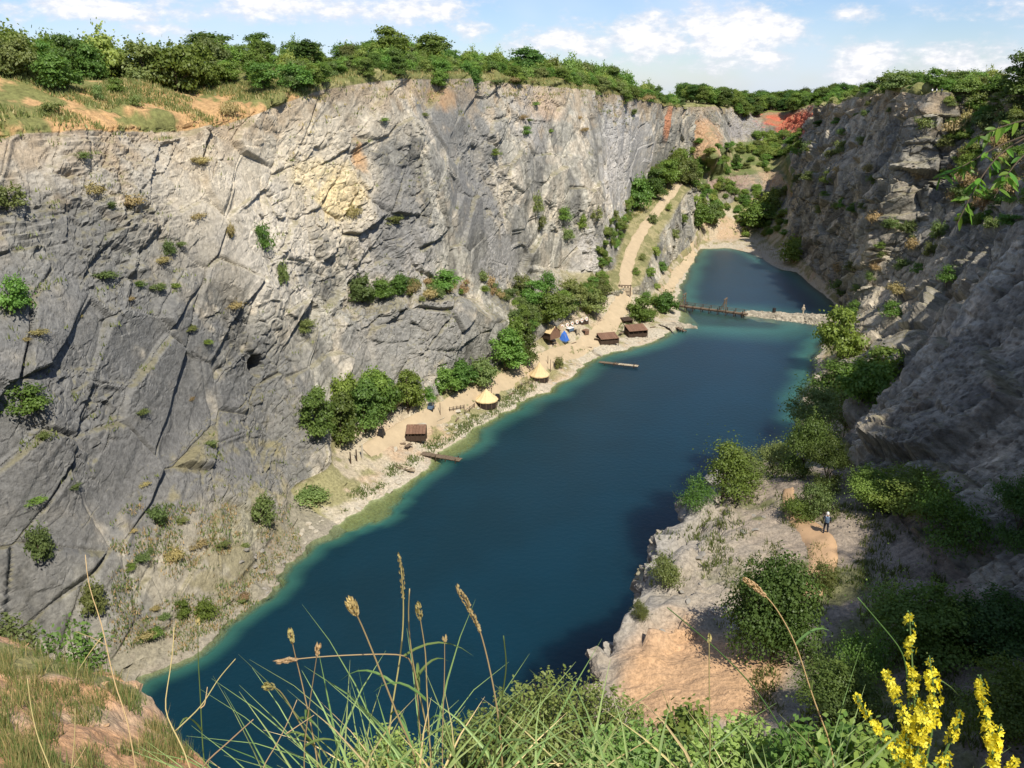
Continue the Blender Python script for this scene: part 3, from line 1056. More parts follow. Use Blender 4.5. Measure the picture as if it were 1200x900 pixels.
nt.link(bp.outputs[0], fr.inputs['Normal'])
m2 = nt.new('ShaderNodeMixShader')
nt.link(fr.outputs[0], m2.inputs[0])
nt.link(mx.outputs[0], m2.inputs[1])
nt.link(gl.outputs[0], m2.inputs[2])
nt.link(m2.outputs[0], out.inputs[0])
M['water'] = m
# surface: grid over the lake, depth taken from the bed below it
xs = np.arange(-90, 150, 1.0)
ys = np.arange(15, 410, 1.0)
gx, gy = np.meshgrid(xs, ys)
V = np.c_[gx.ravel(), gy.ravel(), np.zeros(gx.size)]
shp = G2[np.searchsorted(rid, 2.0 - 1e-6)][:, :2]
shl = shelf
dep = np.empty(len(V), np.float32)
for k in range(0, len(V), 4000):
    q = V[k:k + 4000, :2]
    d2 = (q[:, None, 0] - shp[None, ::3, 0]) ** 2 + (q[:, None, 1] - shp[None, ::3, 1]) ** 2
    j = d2.argmin(1)
    d = np.sqrt(d2[np.arange(len(q)), j])
    s_ = shl[::3][j]
    dep[k:k + 4000] = np.interp(d / s_, [0, 1], [0, 1]) + np.maximum(0, d - s_) * np.interp(V[k:k + 4000, 1], [90, 140, 170, 260], [2.4, 1.8, 1.2, 1.0])
# the shallow sill under the bridge
bA, bB = W(795, 372, 0)[:2], W(885, 377, 0)[:2]
tt = np.clip(((V[:, :2] - bA) @ (bB - bA)) / ((bB - bA) @ (bB - bA)), 0, 1)
ds = np.linalg.norm(V[:, :2] - (bA + tt[:, None] * (bB - bA)), axis=1)
dep = np.minimum(dep, 1.5 + np.maximum(0, ds - 6) * .36)
ny, nx = gx.shape
ii = np.arange(nx * ny).reshape(ny, nx)
Fq = np.stack([ii[:-1, :-1], ii[:-1, 1:], ii[1:, 1:], ii[1:, :-1]], 2).reshape(-1, 4)
wme = np_mesh('lake_water', V, Fq, M['water'], True, None, {'depth': dep})
wo_ = link('lake_water', wme)
wo_['kind'] = 'structure'
# bottom of the deep middle, so the lake is closed
bme = np_mesh('lake_floor', [(-120, 0, -8.9), (180, 0, -8.9), (180, 430, -8.9), (-120, 430, -8.9)], [(0, 1, 2, 3)], M['sand'])
link('lake_floor', bme)['kind'] = 'structure'

bpy.context.view_layer.update()


from mathutils.bvhtree import BVHTree


def grid_tree():
    rs = np.unique(np.r_[np.arange(np.searchsorted(rid, 2.0), np.searchsorted(rid, 9.0), 2), np.arange(np.searchsorted(rid, 9.0), NR)])
    cs = np.arange(0, NC, 2)
    g_ = G2[np.ix_(rs, cs)].reshape(-1, 3)
    k = np.arange(len(rs) * len(cs)).reshape(len(rs), len(cs))
    f_ = np.stack([k[:-1], np.roll(k, -1, 1)[:-1], np.roll(k, -1, 1)[1:], k[1:]], 2).reshape(-1, 4)
    ids = np.repeat(rid[rs][:-1], len(cs))
    return BVHTree.FromPolygons(g_.tolist(), f_.tolist()), ids, np.tile(sidx[cs], len(rs) - 1)


TREES = [grid_tree()]


def cast(o, d, objs=None):
    """first ground struck: place, normal, distance, control row, side"""
    best = None
    o, d = Vector([float(x) for x in o]), Vector([float(x) for x in d]).normalized()
    for tr_, ids, sd in TREES:
        loc, nor, fi, dist = tr_.ray_cast(o, d)
        if loc is not None and (best is None or dist < best[2]):
            best = (loc, nor, dist, float(ids[fi]), int(sd[fi]))
    return best


def hit(px, py):
    b = cast(CAM, pix_dir(px, py))
    return None if b is None else b


def drop(x, y, z0=200):
    b = cast((x, y, z0), (0, 0, -1))
    return None if b is None else b[0]

# ------------------------------------------------------------------ causeway, spit and paths
def mound(name, line, width, top, mat, seed):
    pts = np.array(line, float)
    d = np.r_[0, np.cumsum(np.linalg.norm(np.diff(pts, axis=0), axis=1))]
    n = max(10, int(d[-1] / .35))
    t = np.linspace(0, d[-1], n)
    c = np.stack([np.interp(t, d, pts[:, k]) for k in (0, 1)], 1)
    wd_ = np.interp(t, d, width)
    tp = np.interp(t, d, top)
    tg = np.gradient(c, axis=0)
    tg /= np.linalg.norm(tg, axis=1)[:, None]
    nv = np.c_[-tg[:, 1], tg[:, 0]]
    s = np.linspace(-1.35, 1.35, 34)
    prof = np.where(np.abs(s) < .62, 1.0, 1.0 - (np.abs(s) - .62) / .40)
    V = np.concatenate([np.c_[c + nv * (wd_ / 2 * q)[:, None], tp * p_ - .02] for q, p_ in zip(s, prof)])
    rv, o, e = voro(np.c_[V[:, :2] / .9, V[:, 2] / .9], seed)
    V[:, 2] += (rv[:, 3] - .5) * .4 + .35 * ((rv[:, 0] - .5) * o[:, 0] + (rv[:, 1] - .5) * o[:, 1])
    V[:, :2] += (np.stack([fbm(V / 2, 3, seed + 5), fbm(V / 2, 3, seed + 6)], 1)) * 1.6
    ii = np.arange(len(s) * n).reshape(len(s), n)
    Fq = np.stack([ii[:-1, :-1], ii[:-1, 1:], ii[1:, 1:], ii[1:, :-1]], 2).reshape(-1, 4)
    cc = np.full((len(V), 3), (.33, .29, .22)) * (.7 + .6 * rv[:, 2:3])
    o_ = link(name, np_mesh(name, V, Fq[:, ::-1], mat, False, cc))
    o_['kind'] = 'structure'
    TREES.append((BVHTree.FromPolygons(V.tolist(), Fq.tolist()), np.full(len(Fq), 3.0), np.full(len(Fq), 0)))
    return o_


TER.append(mound('causeway', [W(868, 367, .5)[:2], W(885, 367, .5)[:2], W(915, 370, .5)[:2], W(945, 373, .5)[:2], W(985, 380, .5)[:2]],
                 [3, 5.5, 7, 8, 9], [.6, .9, 1.1, 1.5, 2.6], M['rock'], 301))
TER.append(mound('rock_spit', [W(778, 384, .5)[:2], W(795, 381, .4)[:2], W(806, 382, .3)[:2], W(818, 384, .2)[:2]], [7, 5, 3, 1.5], [1.0, 1.0, .7, .3], M['rock'], 311))
bpy.context.view_layer.update()


def drape(name, pix, width, mat, lift=.10, step=1.2, seg=6):
    pts = []
    for p in pix:
        h = hit(*p)
        if h:
            pts.append(h[0][:2])
    pts = np.array(pts)
    d = np.r_[0, np.cumsum(np.linalg.norm(np.diff(pts, axis=0), axis=1))]
    n = max(6, int(d[-1] / step))
    t = np.linspace(0, d[-1], n)
    c = np.stack([np.interp(t, d, pts[:, k]) for k in (0, 1)], 1)
    for _ in range(6):
        c[1:-1] = c[1:-1] * .5 + (c[2:] + c[:-2]) * .25
    wd_ = np.interp(t, d, np.interp(np.linspace(0, 1, len(pts)), np.linspace(0, 1, len(width)), width))
    tg = np.gradient(c, axis=0)
    tg /= np.maximum(np.linalg.norm(tg, axis=1), 1e-6)[:, None]
    nv = np.c_[-tg[:, 1], tg[:, 0]]
    V, zs = [], []
    for q in np.linspace(-1, 1, seg + 1):
        ww = wd_ / 2 * q * (1 + .35 * (vnoise(np.c_[t / 2.5, np.full(n, q * 3), t * 0], 5) - .5))
        xy = c + nv * ww[:, None]
        for a in range(n):
            h = drop(xy[a, 0], xy[a, 1], 60 if xy[a, 1] > 95 else 45)
            zs.append(h.z if h else 0)
        V.append(xy)
    V = np.concatenate(V)
    Z = np.array(zs).reshape(seg + 1, n)
    mid = np.median(Z, axis=0)
    for _ in range(3):
        mid[1:-1] = mid[1:-1] * .5 + (mid[2:] + mid[:-2]) * .25
    Z = np.minimum(Z, mid + .9) + np.where(np.abs(np.linspace(-1, 1, seg + 1)) > .9, -.25, lift)[:, None]
    ii = np.arange((seg + 1) * n).reshape(seg + 1, n)
    Fq = np.stack([ii[:-1, :-1], ii[1:, :-1], ii[1:, 1:], ii[:-1, 1:]], 2).reshape(-1, 4)
    o = link(name, np_mesh(name, np.c_[V, Z.ravel()], Fq[:, ::-1], mat, True))
    o['kind'] = 'structure'
    return o


PATHS = [drape('quarry_road', [(428, 530), (450, 518), (475, 502), (505, 484), (540, 466), (580, 450), (612, 430), (640, 419), (668, 408), (692, 396), (712, 380), (724, 360),
                               (732, 340), (733, 322), (738, 300), (745, 283), (755, 266), (766, 252), (778, 236), (790, 223), (797, 214)],
               [3.2, 3.8, 4.0, 4.2, 5.5, 7.5, 6.0, 4.6, 4.2, 3.9, 3.5, 3.0], M['path'], .22, 1.2, 8),
         drape('lower_path', [(778, 352), (786, 333), (797, 316), (806, 303), (812, 292)], [4, 4.5, 5, 4], M['path'], .2),
         drape('bench_path', [(924, 574), (923, 590), (927, 603), (940, 614), (955, 624), (963, 640), (963, 660), (955, 684), (945, 705)], [1.0, 1.2, 1.3, 1.8, 2.3, 2.5, 2.3, 1.9, 1.4], M['sand'], .14, .5)]


# ------------------------------------------------------------------ plants
def quads(ctr, nor, size, rnd, aspect=1.5, r=rng):
    """leaf-shaped faces (rhombs) at ctr facing nor"""
    n = len(ctr)
    t = r.normal(size=(n, 3))
    t -= nor * np.einsum('ij,ij->i', t, nor)[:, None]
    t /= np.maximum(np.linalg.norm(t, axis=1), 1e-6)[:, None]
    b = np.cross(nor, t)
    s = np.asarray(size)[:, None] if hasattr(size, '__len__') else size
    V = np.stack([ctr - t * s * aspect * .5, ctr + b * s * .5, ctr + t * s * aspect * .5, ctr - b * s * .5], 1).reshape(-1, 3)
    F = np.arange(4 * n).reshape(n, 4)
    return V, F, np.repeat(rnd, 4)


def lobes_of(r, H, Wd, z0, n, flat=1.0):
    c, rad = [], []
    for i in range(n):
        a = r.uniform(0, 2 * math.pi)
        zz = r.beta(1.6, 1.5)
        env = math.sqrt(max(.05, 1 - (2 * zz - .85) ** 2 * .8))
        q = Wd / 2 * env * math.sqrt(r.uniform(.02, 1)) * .72
        c.append((q * math.cos(a), q * math.sin(a), z0 + (H - z0) * (.08 + .80 * zz)))
        rad.append(Wd * r.uniform(.11, .26) * (1 - .25 * zz))
    return np.array(c), np.array(rad)


def crown(name, seed, H, Wd, z0, nl, leaf, nlobe, mat, flat=.8, sparse=.0):
    r = np.random.default_rng(seed)
    c, rad = lobes_of(r, H, Wd, z0, nlobe)
    wgt = rad ** 2
    li = r.choice(nlobe, nl, p=wgt / wgt.sum())
    d = r.normal(size=(nl, 3))
    d /= np.linalg.norm(d, axis=1)[:, None]
    d[:, 2] = np.where(d[:, 2] < -.3, -d[:, 2] * .6, d[:, 2])
    rr = rad[li] * (r.uniform(.62, 1.0, nl) + r.exponential(.15 + sparse, nl))
    p = c[li] + d * rr[:, None] * np.array([1, 1, flat])
    p[:, 2] = np.maximum(p[:, 2], .05 + r.uniform(0, .2, nl))
    nsp = int(10 + Wd * 3)                      # ragged shoots beyond the outline
    ks = r.choice(nl, int(nl * .12), replace=False)
    sd_ = r.normal(size=(nsp, 3))
    sd_[:, 2] = np.abs(sd_[:, 2]) * .8 + .1
    sd_ /= np.linalg.norm(sd_, axis=1)[:, None]
    si = r.integers(0, nsp, len(ks))
    sl = r.integers(0, nlobe, nsp)
    p[ks] = c[sl[si]] + sd_[si] * (rad[sl[si]] * r.uniform(.7, 1.75, len(ks)))[:, None] + r.normal(size=(len(ks), 3)) * leaf * .8
    p[:, 2] = np.maximum(p[:, 2], .05)
    no = d + r.normal(size=(nl, 3)) * .5
    no[:, 2] += .35
    no /= np.linalg.norm(no, axis=1)[:, None]
    lr = r.uniform(0, 1, nlobe)
    rnd = np.clip(lr[li] * .5 + r.uniform(0, 1, nl) * .5, 0, 1)
    V, F, rn = quads(p, no, leaf * r.uniform(.6, 1.3, nl), rnd, 1.4, r)
    return np_mesh(name, V, F, mat, False, None, {'rnd': rn}), c, rad


def trunk(name, seed, c, z0, H, rad0):
    r = np.random.default_rng(seed + 5)
    mb = MB()
    top = (r.uniform(-.2, .2), r.uniform(-.2, .2), H * .8)
    mb.tube([(0, 0, -.6), (.02, 0, z0 * .5 + .05), (top[0] * .4, top[1] * .4, H * .45), top], [rad0 * 1.25, rad0, rad0 * .7, rad0 * .2], 6)
    for k in range(min(7, len(c))):
        q = c[k]
        mb.tube([(top[0] * .3, top[1] * .3, max(.1, q[2] * .45)), (q[0] * .55, q[1] * .55, q[2] * .8), tuple(q)], [rad0 * .5, rad0 * .32, rad0 * .1], 4, False)
    return mb.mesh(name, M['bark'])


PROTO = {}


def proto(kind, seed, H, Wd, z0, nl, leaf, nlobe, mat, rad0=.14, flat=.85, sparse=0.0):
    cm, c, rad = crown('crown_' + kind, seed, H, Wd, z0, nl, leaf, nlobe, M[mat], flat, sparse)
    PROTO.setdefault(kind, []).append((cm, trunk('trunk_' + kind, seed, c, z0, H, rad0), H, Wd))


for s in range(3):
    proto('broad', 100 + s, 9, 7.5, .9, 5200, .29, 26, ('leaf', 'leaf', 'leaf_dark')[s], .2)
for s in range(2):
    proto('dark', 120 + s, 9, 6.5, .8, 5200, .28, 24, 'leaf_dark', .2)
for s in range(4):
    proto('thicket', 140 + s, 5, 6.0, .1, 4200, .25, 20, ('leaf', 'leaf', 'leaf_olive', 'leaf')[s], .1, .8, .05)
for s in range(2):
    proto('pine', 160 + s, 8, 4.2, .8, 3600, .22, 24, 'leaf_dark', .15, .6, .08)
for s in range(3):
    proto('scrub', 180 + s, 2.2, 3.4, .05, 1800, .165, 14, ('leaf_olive', 'leaf', 'leaf_olive')[s], .05, .8, .12)
for s in range(2):
    proto('light', 170 + s, 3.5, 5.0, .05, 3000, .22, 16, ('leaf_light', 'leaf')[s], .08, .7, .1)
proto('tuft', 190, 1.2, 2.6, .0, 900, .14, 12, 'leaf_olive', .03, .6, .25)
proto('tuft', 191, 1.0, 3.2, .0, 900, .14, 12, 'leaf_dry', .03, .5, .3)
for s in range(2):
    proto('bench', 200 + s, 6, 6.4, .2, 14000, .135, 15, ('leaf', 'leaf_dark')[s], .12, .8, .2)
proto('benchdark', 205, 6, 6.4, .2, 20000, .125, 44, 'leaf_dark', .12, .85, .04)
for s in range(2):
    proto('birch', 210 + s, 6, 4.0, .3, 7500, .12, 20, ('leaf_olive', 'leaf')[s], .07, .9, .34)
proto('benchscrub', 220, 1.7, 3.4, .02, 4600, .085, 11, 'leaf_olive', .04, .75, .34)
proto('benchscrub', 221, 2.2, 3.6, .02, 5200, .085, 12, 'leaf', .04, .8, .28)


def tree(name, kind, pos, h, wd_, label, group=None, cat='tree', var=None, parts=True):
    lst = PROTO[kind]
    k = random.randrange(len(lst)) if var is None else var
    cm, tm, H, Wd = lst[k]
    sc_ = (wd_ / Wd, wd_ / Wd * random.uniform(.85, 1.15), h / H)
    rz = random.uniform(0, 6.28)
    if parts:
        e = empty(name, pos, rz, sc_)
        tag(e, label, cat, group)
        link('crown', cm, e)
        link('trunk' if cat == 'tree' else 'stem', tm, e)
    else:
        e = link(name, cm, None, pos, (0, 0, rz), sc_)
        tag(e, label, cat, group)
    return e


def plant(px, py, hpx, wpx, kind, name, label, group=None, cat='shrub', var=None, parts=True, sink=.15):
    b = hit(px, py)
    if b is None:
        print('no ground', px, py)
        return None
    p = b[0]
    dep = b[2]
    mpp = dep / FPX
    return tree(name, kind, (p.x, p.y, p.z - sink * mpp * hpx * .5), hpx * mpp * 1.05, wpx * mpp, label, group, cat, var, parts)


# thicket on the left rim
top_px = [-60, 0, 100, 165, 195, 248, 305, 360, 400, 460, 500, 560, 620, 650, 720, 760, 800, 840]
top_py = [40, 38, 44, 34, 46, 40, 44, 48, 50, 34, 48, 58, 62, 64, 76, 96, 102, 104]


def zone(px):
    for lim, s in ((60, 'at the far left edge'), (140, 'left of the orange soil'), (240, 'above the middle of the orange soil'), (340, 'above the right end of the orange soil'),
                   (420, 'above the pale cliff corner'), (480, 'above the yellow rock patch'), (540, 'above the grey cliff face'), (620, 'above the middle of the cliff'),
                   (700, 'left of the ribbed cliff'), (760, 'above the ribbed cliff')):
        if px < lim:
            return s
    return 'at the far end of the left wall'


for u in np.arange(-24, 312, 2.4):
    for offr in ((17, 24, 33, 44) if u < 62 else (2.5, 8, 15, 24)):
        o_ = offr + random.uniform(-3, 3)
        uu = u + random.uniform(-2, 2)
        r = rim_l(uu)
        if uu > 296:
            r = r + A((uu - 296) * .5, 0, 0)
        x, y = r[0] - .89 * o_, r[1] + .46 * o_
        d = drop(x, y)
        if d is None:
            continue
        px, py = to_pix(np.array(d))
        if not (-60 < px < 850):
            continue
        if random.random() < .12:
            continue
        tgt = np.interp(px, top_px, top_py)
        dist = (d - Vector(CAM)).length
        hmax = (py - tgt) * dist / FPX
        h = hmax * random.uniform(.62, .88) * (1.0 if offr > 15 else .6)
        h = min(max(h, 1.8), 12)
        if 35 < px < 330 and offr < 20 and random.random() < .55:
            continue
        far_ = u > 62
        kind = random.choice(['thicket', 'thicket', 'light', 'broad'] if far_ else ['thicket', 'light', 'thicket', 'broad'])
        if h > 6.5:
            kind = random.choice(['broad', 'thicket', 'light', 'thicket'])
        tree('rim_shrub' if h < 5 else 'rim_tree', kind, (d.x, d.y, d.z - .3), h, h * random.uniform(.7, 1.0) + 1.4,
             ('green shrub in the dense rim thicket ' if h < 5 else 'leafy tree in the dense rim thicket ') + zone(px),
             ('green shrubs of the rim thicket ' if h < 5 else 'leafy trees of the rim thicket ') + zone(px), 'shrub' if h < 5 else 'tree')

# trees that stand out on the left skyline
for (px, py, hp, wp, kind, lab) in [(248, 78, 46, 56, 'dark', 'tall dark bushy tree breaking the skyline above the orange soil'),
                                    (195, 72, 34, 22, 'pine', 'small dark conical pine left of the tall dark skyline tree'),
                                    (166, 72, 36, 30, 'broad', 'light green rounded tree left of the small dark pine'),
                                    (36, 74, 42, 30, 'broad', 'slender light green tree on the skyline at far left'),
                                    (305, 76, 40, 36, 'broad', 'mid green tree right of the tall dark skyline tree'),
                                    (362, 78, 40, 40, 'pine', 'dark pine clump on the left rim skyline'),
                                    (458, 82, 50, 46, 'broad', 'tallest broad green tree on the rim above the grey cliff face'),
                                    (505, 80, 44, 40, 'dark', 'dark round tree beside the tallest rim tree'),
                                    (616, 92, 38, 36, 'dark', 'dark domed tree where the left rim starts to fall away'),
                                    (720, 100, 32, 30, 'broad', 'rounded tree near the far end of the left rim'),
                                    (790, 118, 24, 10, 'pine', 'lone slim dark conifer at the far end of the left rim')]:
    u = None
    best = None
    for uu in np.arange(-20, 310, 1.0):
        r = rim_l(uu)
        o_ = 30 if px < 340 else 14
        q = np.array([r[0] - .89 * o_, r[1] + .46 * o_, r[2] + 3])
        x_, y_ = to_pix(q)
        if best is None or abs(x_ - px) < best[0]:
            best = (abs(x_ - px), q)
    d = drop(best[1][0], best[1][1])
    dist = (d - Vector(CAM)).length
    tree('skyline_tree', kind, (d.x, d.y, d.z - .3), hp * .85 * dist / FPX, wp * 1.1 * dist / FPX, lab, None, 'tree')

# shrubs among the grass and soil of the left rim
for i, (px, py, hp, wp, k, lab) in enumerate([(70, 107, 36, 50, 'thicket', 'big round green bush on the orange soil slope at far left'), (116, 118, 16, 14, 'scrub', 'small dark bush on the grassy orange soil slope'),
                                 (135, 108, 14, 20, 'scrub', 'low bush in the grass behind the small dark bush'), (192, 98, 20, 22, 'thicket', 'bush at the back of the grassy strip above the soil'),
                                 (345, 105, 30, 44, 'thicket', 'wide bush at the right end of the orange soil'), (60, 135, 12, 24, 'tuft', 'grass tuft on the rim at far left'),
                                 (160, 125, 10, 20, 'tuft', 'grass tuft in front of the orange soil bank'), (270, 138, 14, 24, 'tuft', 'dry brushy tuft at the cliff edge below the soil')]):
    plant(px, py, hp, wp, k, 'rim_bush', lab)

# back of the quarry: wood on the plateau, bushes on the terraces
for i in range(170):
    px = random.uniform(790, 985)
    yy_ = random.uniform(488, 545) if px > 845 else random.uniform(450, 520)
    X = (px - 600) / FPX * yy_ * .99
    d = drop(X, yy_)
    if d is None or d.z < 48:
        continue
    h = random.uniform(6.5, 10.5)
    tree('far_tree', random.choice(['broad', 'dark', 'broad']), (d.x, d.y, d.z - .4), h, h * random.uniform(.8, 1.1),
         'distant tree in the dark wood along the far rim', 'trees of the wood along the far rim', 'tree')
GRB = 'bushes on the terraces at the far end of the quarry'
for i in range(210):
    px, py = random.choice([(random.uniform(795, 905), random.uniform(168, 204)), (random.uniform(862, 922), random.uniform(222, 278)),
                            (random.uniform(812, 860), random.uniform(216, 255)), (random.uniform(885, 950), random.uniform(158, 185))])
    hp = random.uniform(4, 9)
    plant(px, py, hp, hp * random.uniform(1.4, 2.2), random.choice(['light', 'light', 'thicket']), 'terrace_bush',
          'leafy bush on the green terraces at the far end of the quarry', GRB, 'shrub')
for (px, py, hp, wp, k, lab) in [(862, 200, 20, 11, 'dark', 'dark upright tree on the far terrace above the brown rock band'), (930, 308, 28, 32, 'light', 'bright green bush at the foot of the right wall beside the far beach'),
                                 (888, 268, 30, 44, 'light', 'large willow thicket above the far beach'), (902, 250, 24, 34, 'light', 'bush thicket behind the large willow by the far beach'),
                                 (832, 262, 26, 30, 'thicket', 'bush at the end of the lower sandy path')]:
    plant(px, py, hp, wp, k, 'beach_bush', lab)

# scrub between the road and the left wall, far half
GRR = 'bushes between the quarry road and the left wall'
for i in range(95):
    t = random.random()
    px = np.interp(t, [0, .35, .7, 1], [706, 716, 742, 790]) + random.uniform(-14, 4)
    py = np.interp(t, [0, .35, .7, 1], [345, 285, 240, 195]) + random.uniform(-10, 14)
    hp = random.uniform(5, 12)
    plant(px, py, hp, hp * random.uniform(1.1, 1.7), random.choice(['thicket', 'light', 'thicket']), 'roadside_bush',
          'bush in the scrub between the pale road and the left wall', GRR)
for (px, py) in [(768, 300), (775, 318), (762, 325), (790, 280), (770, 340), (757, 352), (764, 262), (783, 247), (752, 305), (800, 262), (745, 322), (768, 358)]:
    hp = random.uniform(7, 12)
    plant(px, py, hp, hp * 1.3, random.choice(['scrub', 'light']), 'roadside_bush', 'bush on the rocky slope between the road and the lower path', 'bushes between the road and the lower path')
plant(780, 367, 26, 30, 'thicket', 'shore_willow', 'round willow bush on the shore beside the bridge')
plant(752, 374, 26, 40, 'thicket', 'shore_bush', 'green bush behind the long wooden sheds')

# trees along the foot of the left wall
for (px, py, hp, wp, k, lab) in [(372, 512, 62, 50, 'broad', 'leftmost green tree of the clump at the foot of the left wall'), (400, 520, 66, 52, 'broad', 'tall green tree behind the grey posts at the start of the road'),
                                 (428, 505, 66, 50, 'broad', 'green tree in the middle of the near clump under the cliff'), (452, 494, 60, 46, 'broad', 'dense tree behind the small black cart'),
                                 (478, 483, 54, 44, 'broad', 'bright green tree at the right end of the near clump'), (405, 490, 60, 46, 'thicket', 'shrub filling the back of the near clump against the rock'),
                                 (440, 478, 50, 44, 'thicket', 'shrub against the rock behind the dense tree'), (520, 462, 34, 44, 'thicket', 'low dark bush between the two tree clumps'),
                                 (542, 456, 36, 40, 'thicket', 'bush left of the round bush by the road'), (564, 450, 34, 42, 'thicket', 'round bush by the road left of the middle clump'),
                                 (592, 436, 56, 48, 'broad', 'tree at the left of the middle clump above the canvas pavilions'), (615, 424, 54, 46, 'broad', 'tree at the right of the middle clump beside the tan tent'),
                                 (602, 410, 44, 44, 'thicket', 'shrub at the back of the middle clump under the rock'), (640, 378, 38, 50, 'thicket', 'bush behind the tan ridge tent'),
                                 (625, 360, 34, 30, 'broad', 'small tree on the slope above the tan ridge tent'), (660, 368, 26, 40, 'thicket', 'bush behind the row of round targets'),
                                 (690, 366, 32, 44, 'thicket', 'bush right of the row of round targets'), (668, 352, 26, 40, 'thicket', 'bush on the slope above the row of targets'),
                                 (700, 350, 28, 32, 'thicket', 'bush at the rock foot left of the wooden gate'), (640, 340, 22, 26, 'scrub', 'scrub on the rock slope high above the tents'),
                                 (610, 345, 24, 24, 'scrub', 'scrub at the end of the rock ledge'), (655, 432, 14, 14, 'scrub', 'single small green bush on the bank right of the larger pavilion'),
                                 (503, 470, 18, 20, 'scrub', 'small bush beside the dark cart on the road')]:
    plant(px, py, hp, wp, k, 'foot_tree' if k == 'broad' else 'foot_bush', lab, None, 'tree' if k == 'broad' else 'shrub')
for i in range(26):
    px = random.uniform(600, 705)
    py = 392 - (px - 600) * .42 + random.uniform(-16, 8)
    hp = random.uniform(9, 18)
    plant(px, py, hp, hp * 1.4, random.choice(['scrub', 'thicket']), 'slope_bush', 'low bush on the rocky slope above the tents and targets', 'low bushes on the slope above the tents')

# shrubs clinging to the left cliff
for (px, py, hp, wp, k, lab) in [(424, 354, 34, 36, 'thicket', 'leftmost green bush on the ledge across the grey cliff'), (446, 350, 24, 34, 'thicket', 'middle bush on the ledge across the grey cliff'),
                                 (470, 346, 26, 36, 'thicket', 'right bush of the three on the cliff ledge'), (520, 338, 22, 40, 'thicket', 'separate round bush at the right end of the cliff ledge'),
                                 (310, 292, 30, 22, 'scrub', 'green shrub in the crack of the pale cliff'), (332, 335, 26, 18, 'scrub', 'shrub below the crack of the pale cliff'),
                                 (357, 388, 14, 26, 'scrub', 'small shrub on the grey face above the cave'), (18, 362, 34, 46, 'scrub', 'wide shrub on the cliff at the left edge, middle height'),
                                 (8, 246, 24, 40, 'scrub', 'shrub on the cliff at the left edge, upper'), (28, 482, 28, 50, 'scrub', 'shrub on the cliff at the left edge, lower'),
                                 (150, 245, 12, 40, 'tuft', 'strip of grass on the upper left cliff'), (115, 228, 10, 30, 'tuft', 'dry grass strip left of the other on the upper cliff'),
                                 (48, 656, 34, 30, 'scrub', 'dark bush low on the cliff at left'), (307, 612, 30, 34, 'scrub', 'bush in the gully near the lake at left'),
                                 (242, 724, 26, 24, 'scrub', 'small dark bush on the scree just above the lake'), (213, 722, 20, 20, 'scrub', 'smaller bush left of the dark one on the scree'),
                                 (185, 612, 16, 30, 'tuft', 'grass tuft above the scree slope'), (110, 720, 34, 30, 'scrub', 'bush in the shaded gully beside the near ledge'),
                                 (200, 300, 16, 16, 'scrub', 'small shrub on the grey and pale boundary of the cliff'), (270, 280, 14, 14, 'tuft', 'grass tuft left of the shrub in the crack'),
                                 (415, 258, 14, 22, 'tuft', 'tuft just below the yellow rock patch'), (460, 262, 8, 24, 'tuft', 'thin tuft right of the yellow rock patch'),
                                 (580, 182, 8, 16, 'scrub', 'small green shrub high on the middle cliff'), (616, 158, 10, 14, 'scrub', 'dark shrub in the upper cliff hollow'),
                                 (628, 252, 24, 20, 'scrub', 'upper bush of the green streak on the rock shoulder'), (632, 268, 16, 16, 'scrub', 'lower bush of the green streak on the rock shoulder'),
                                 (660, 258, 16, 20, 'scrub', 'bush behind the pale rock shoulder'), (680, 268, 18, 20, 'scrub', 'bush right of the one behind the rock shoulder'),
                                 (697, 258, 14, 18, 'scrub', 'small bush under the ribbed cliff'), (665, 282, 14, 18, 'scrub', 'bush on the top of the rock shoulder'),
                                 (365, 584, 12, 50, 'scrub', 'dark green strip of scrub in the alcove at the beach'), (205, 660, 14, 24, 'tuft', 'tuft in the middle of the scree')]:
    plant(px, py, hp, wp, k, 'cliff_shrub', lab, None, 'shrub')
GRT = 'small tufts scattered over the left cliff'
for i in range(60):
    if i < 14:
        px, py = random.uniform(150, 340), random.uniform(610, 750)
    elif i < 42:
        px, py = random.uniform(0, 300), random.uniform(180, 600)
    else:
        px, py = random.uniform(440, 780), random.uniform(95, 160)
    hp = random.uniform(3, 7)
    plant(px, py, hp, hp * random.uniform(2.0, 4.5), random.choice(['tuft', 'tuft', 'scrub']), 'cliff_tuft', 'small tuft of grass or scrub on the left cliff', GRT, 'tuft', None, False)

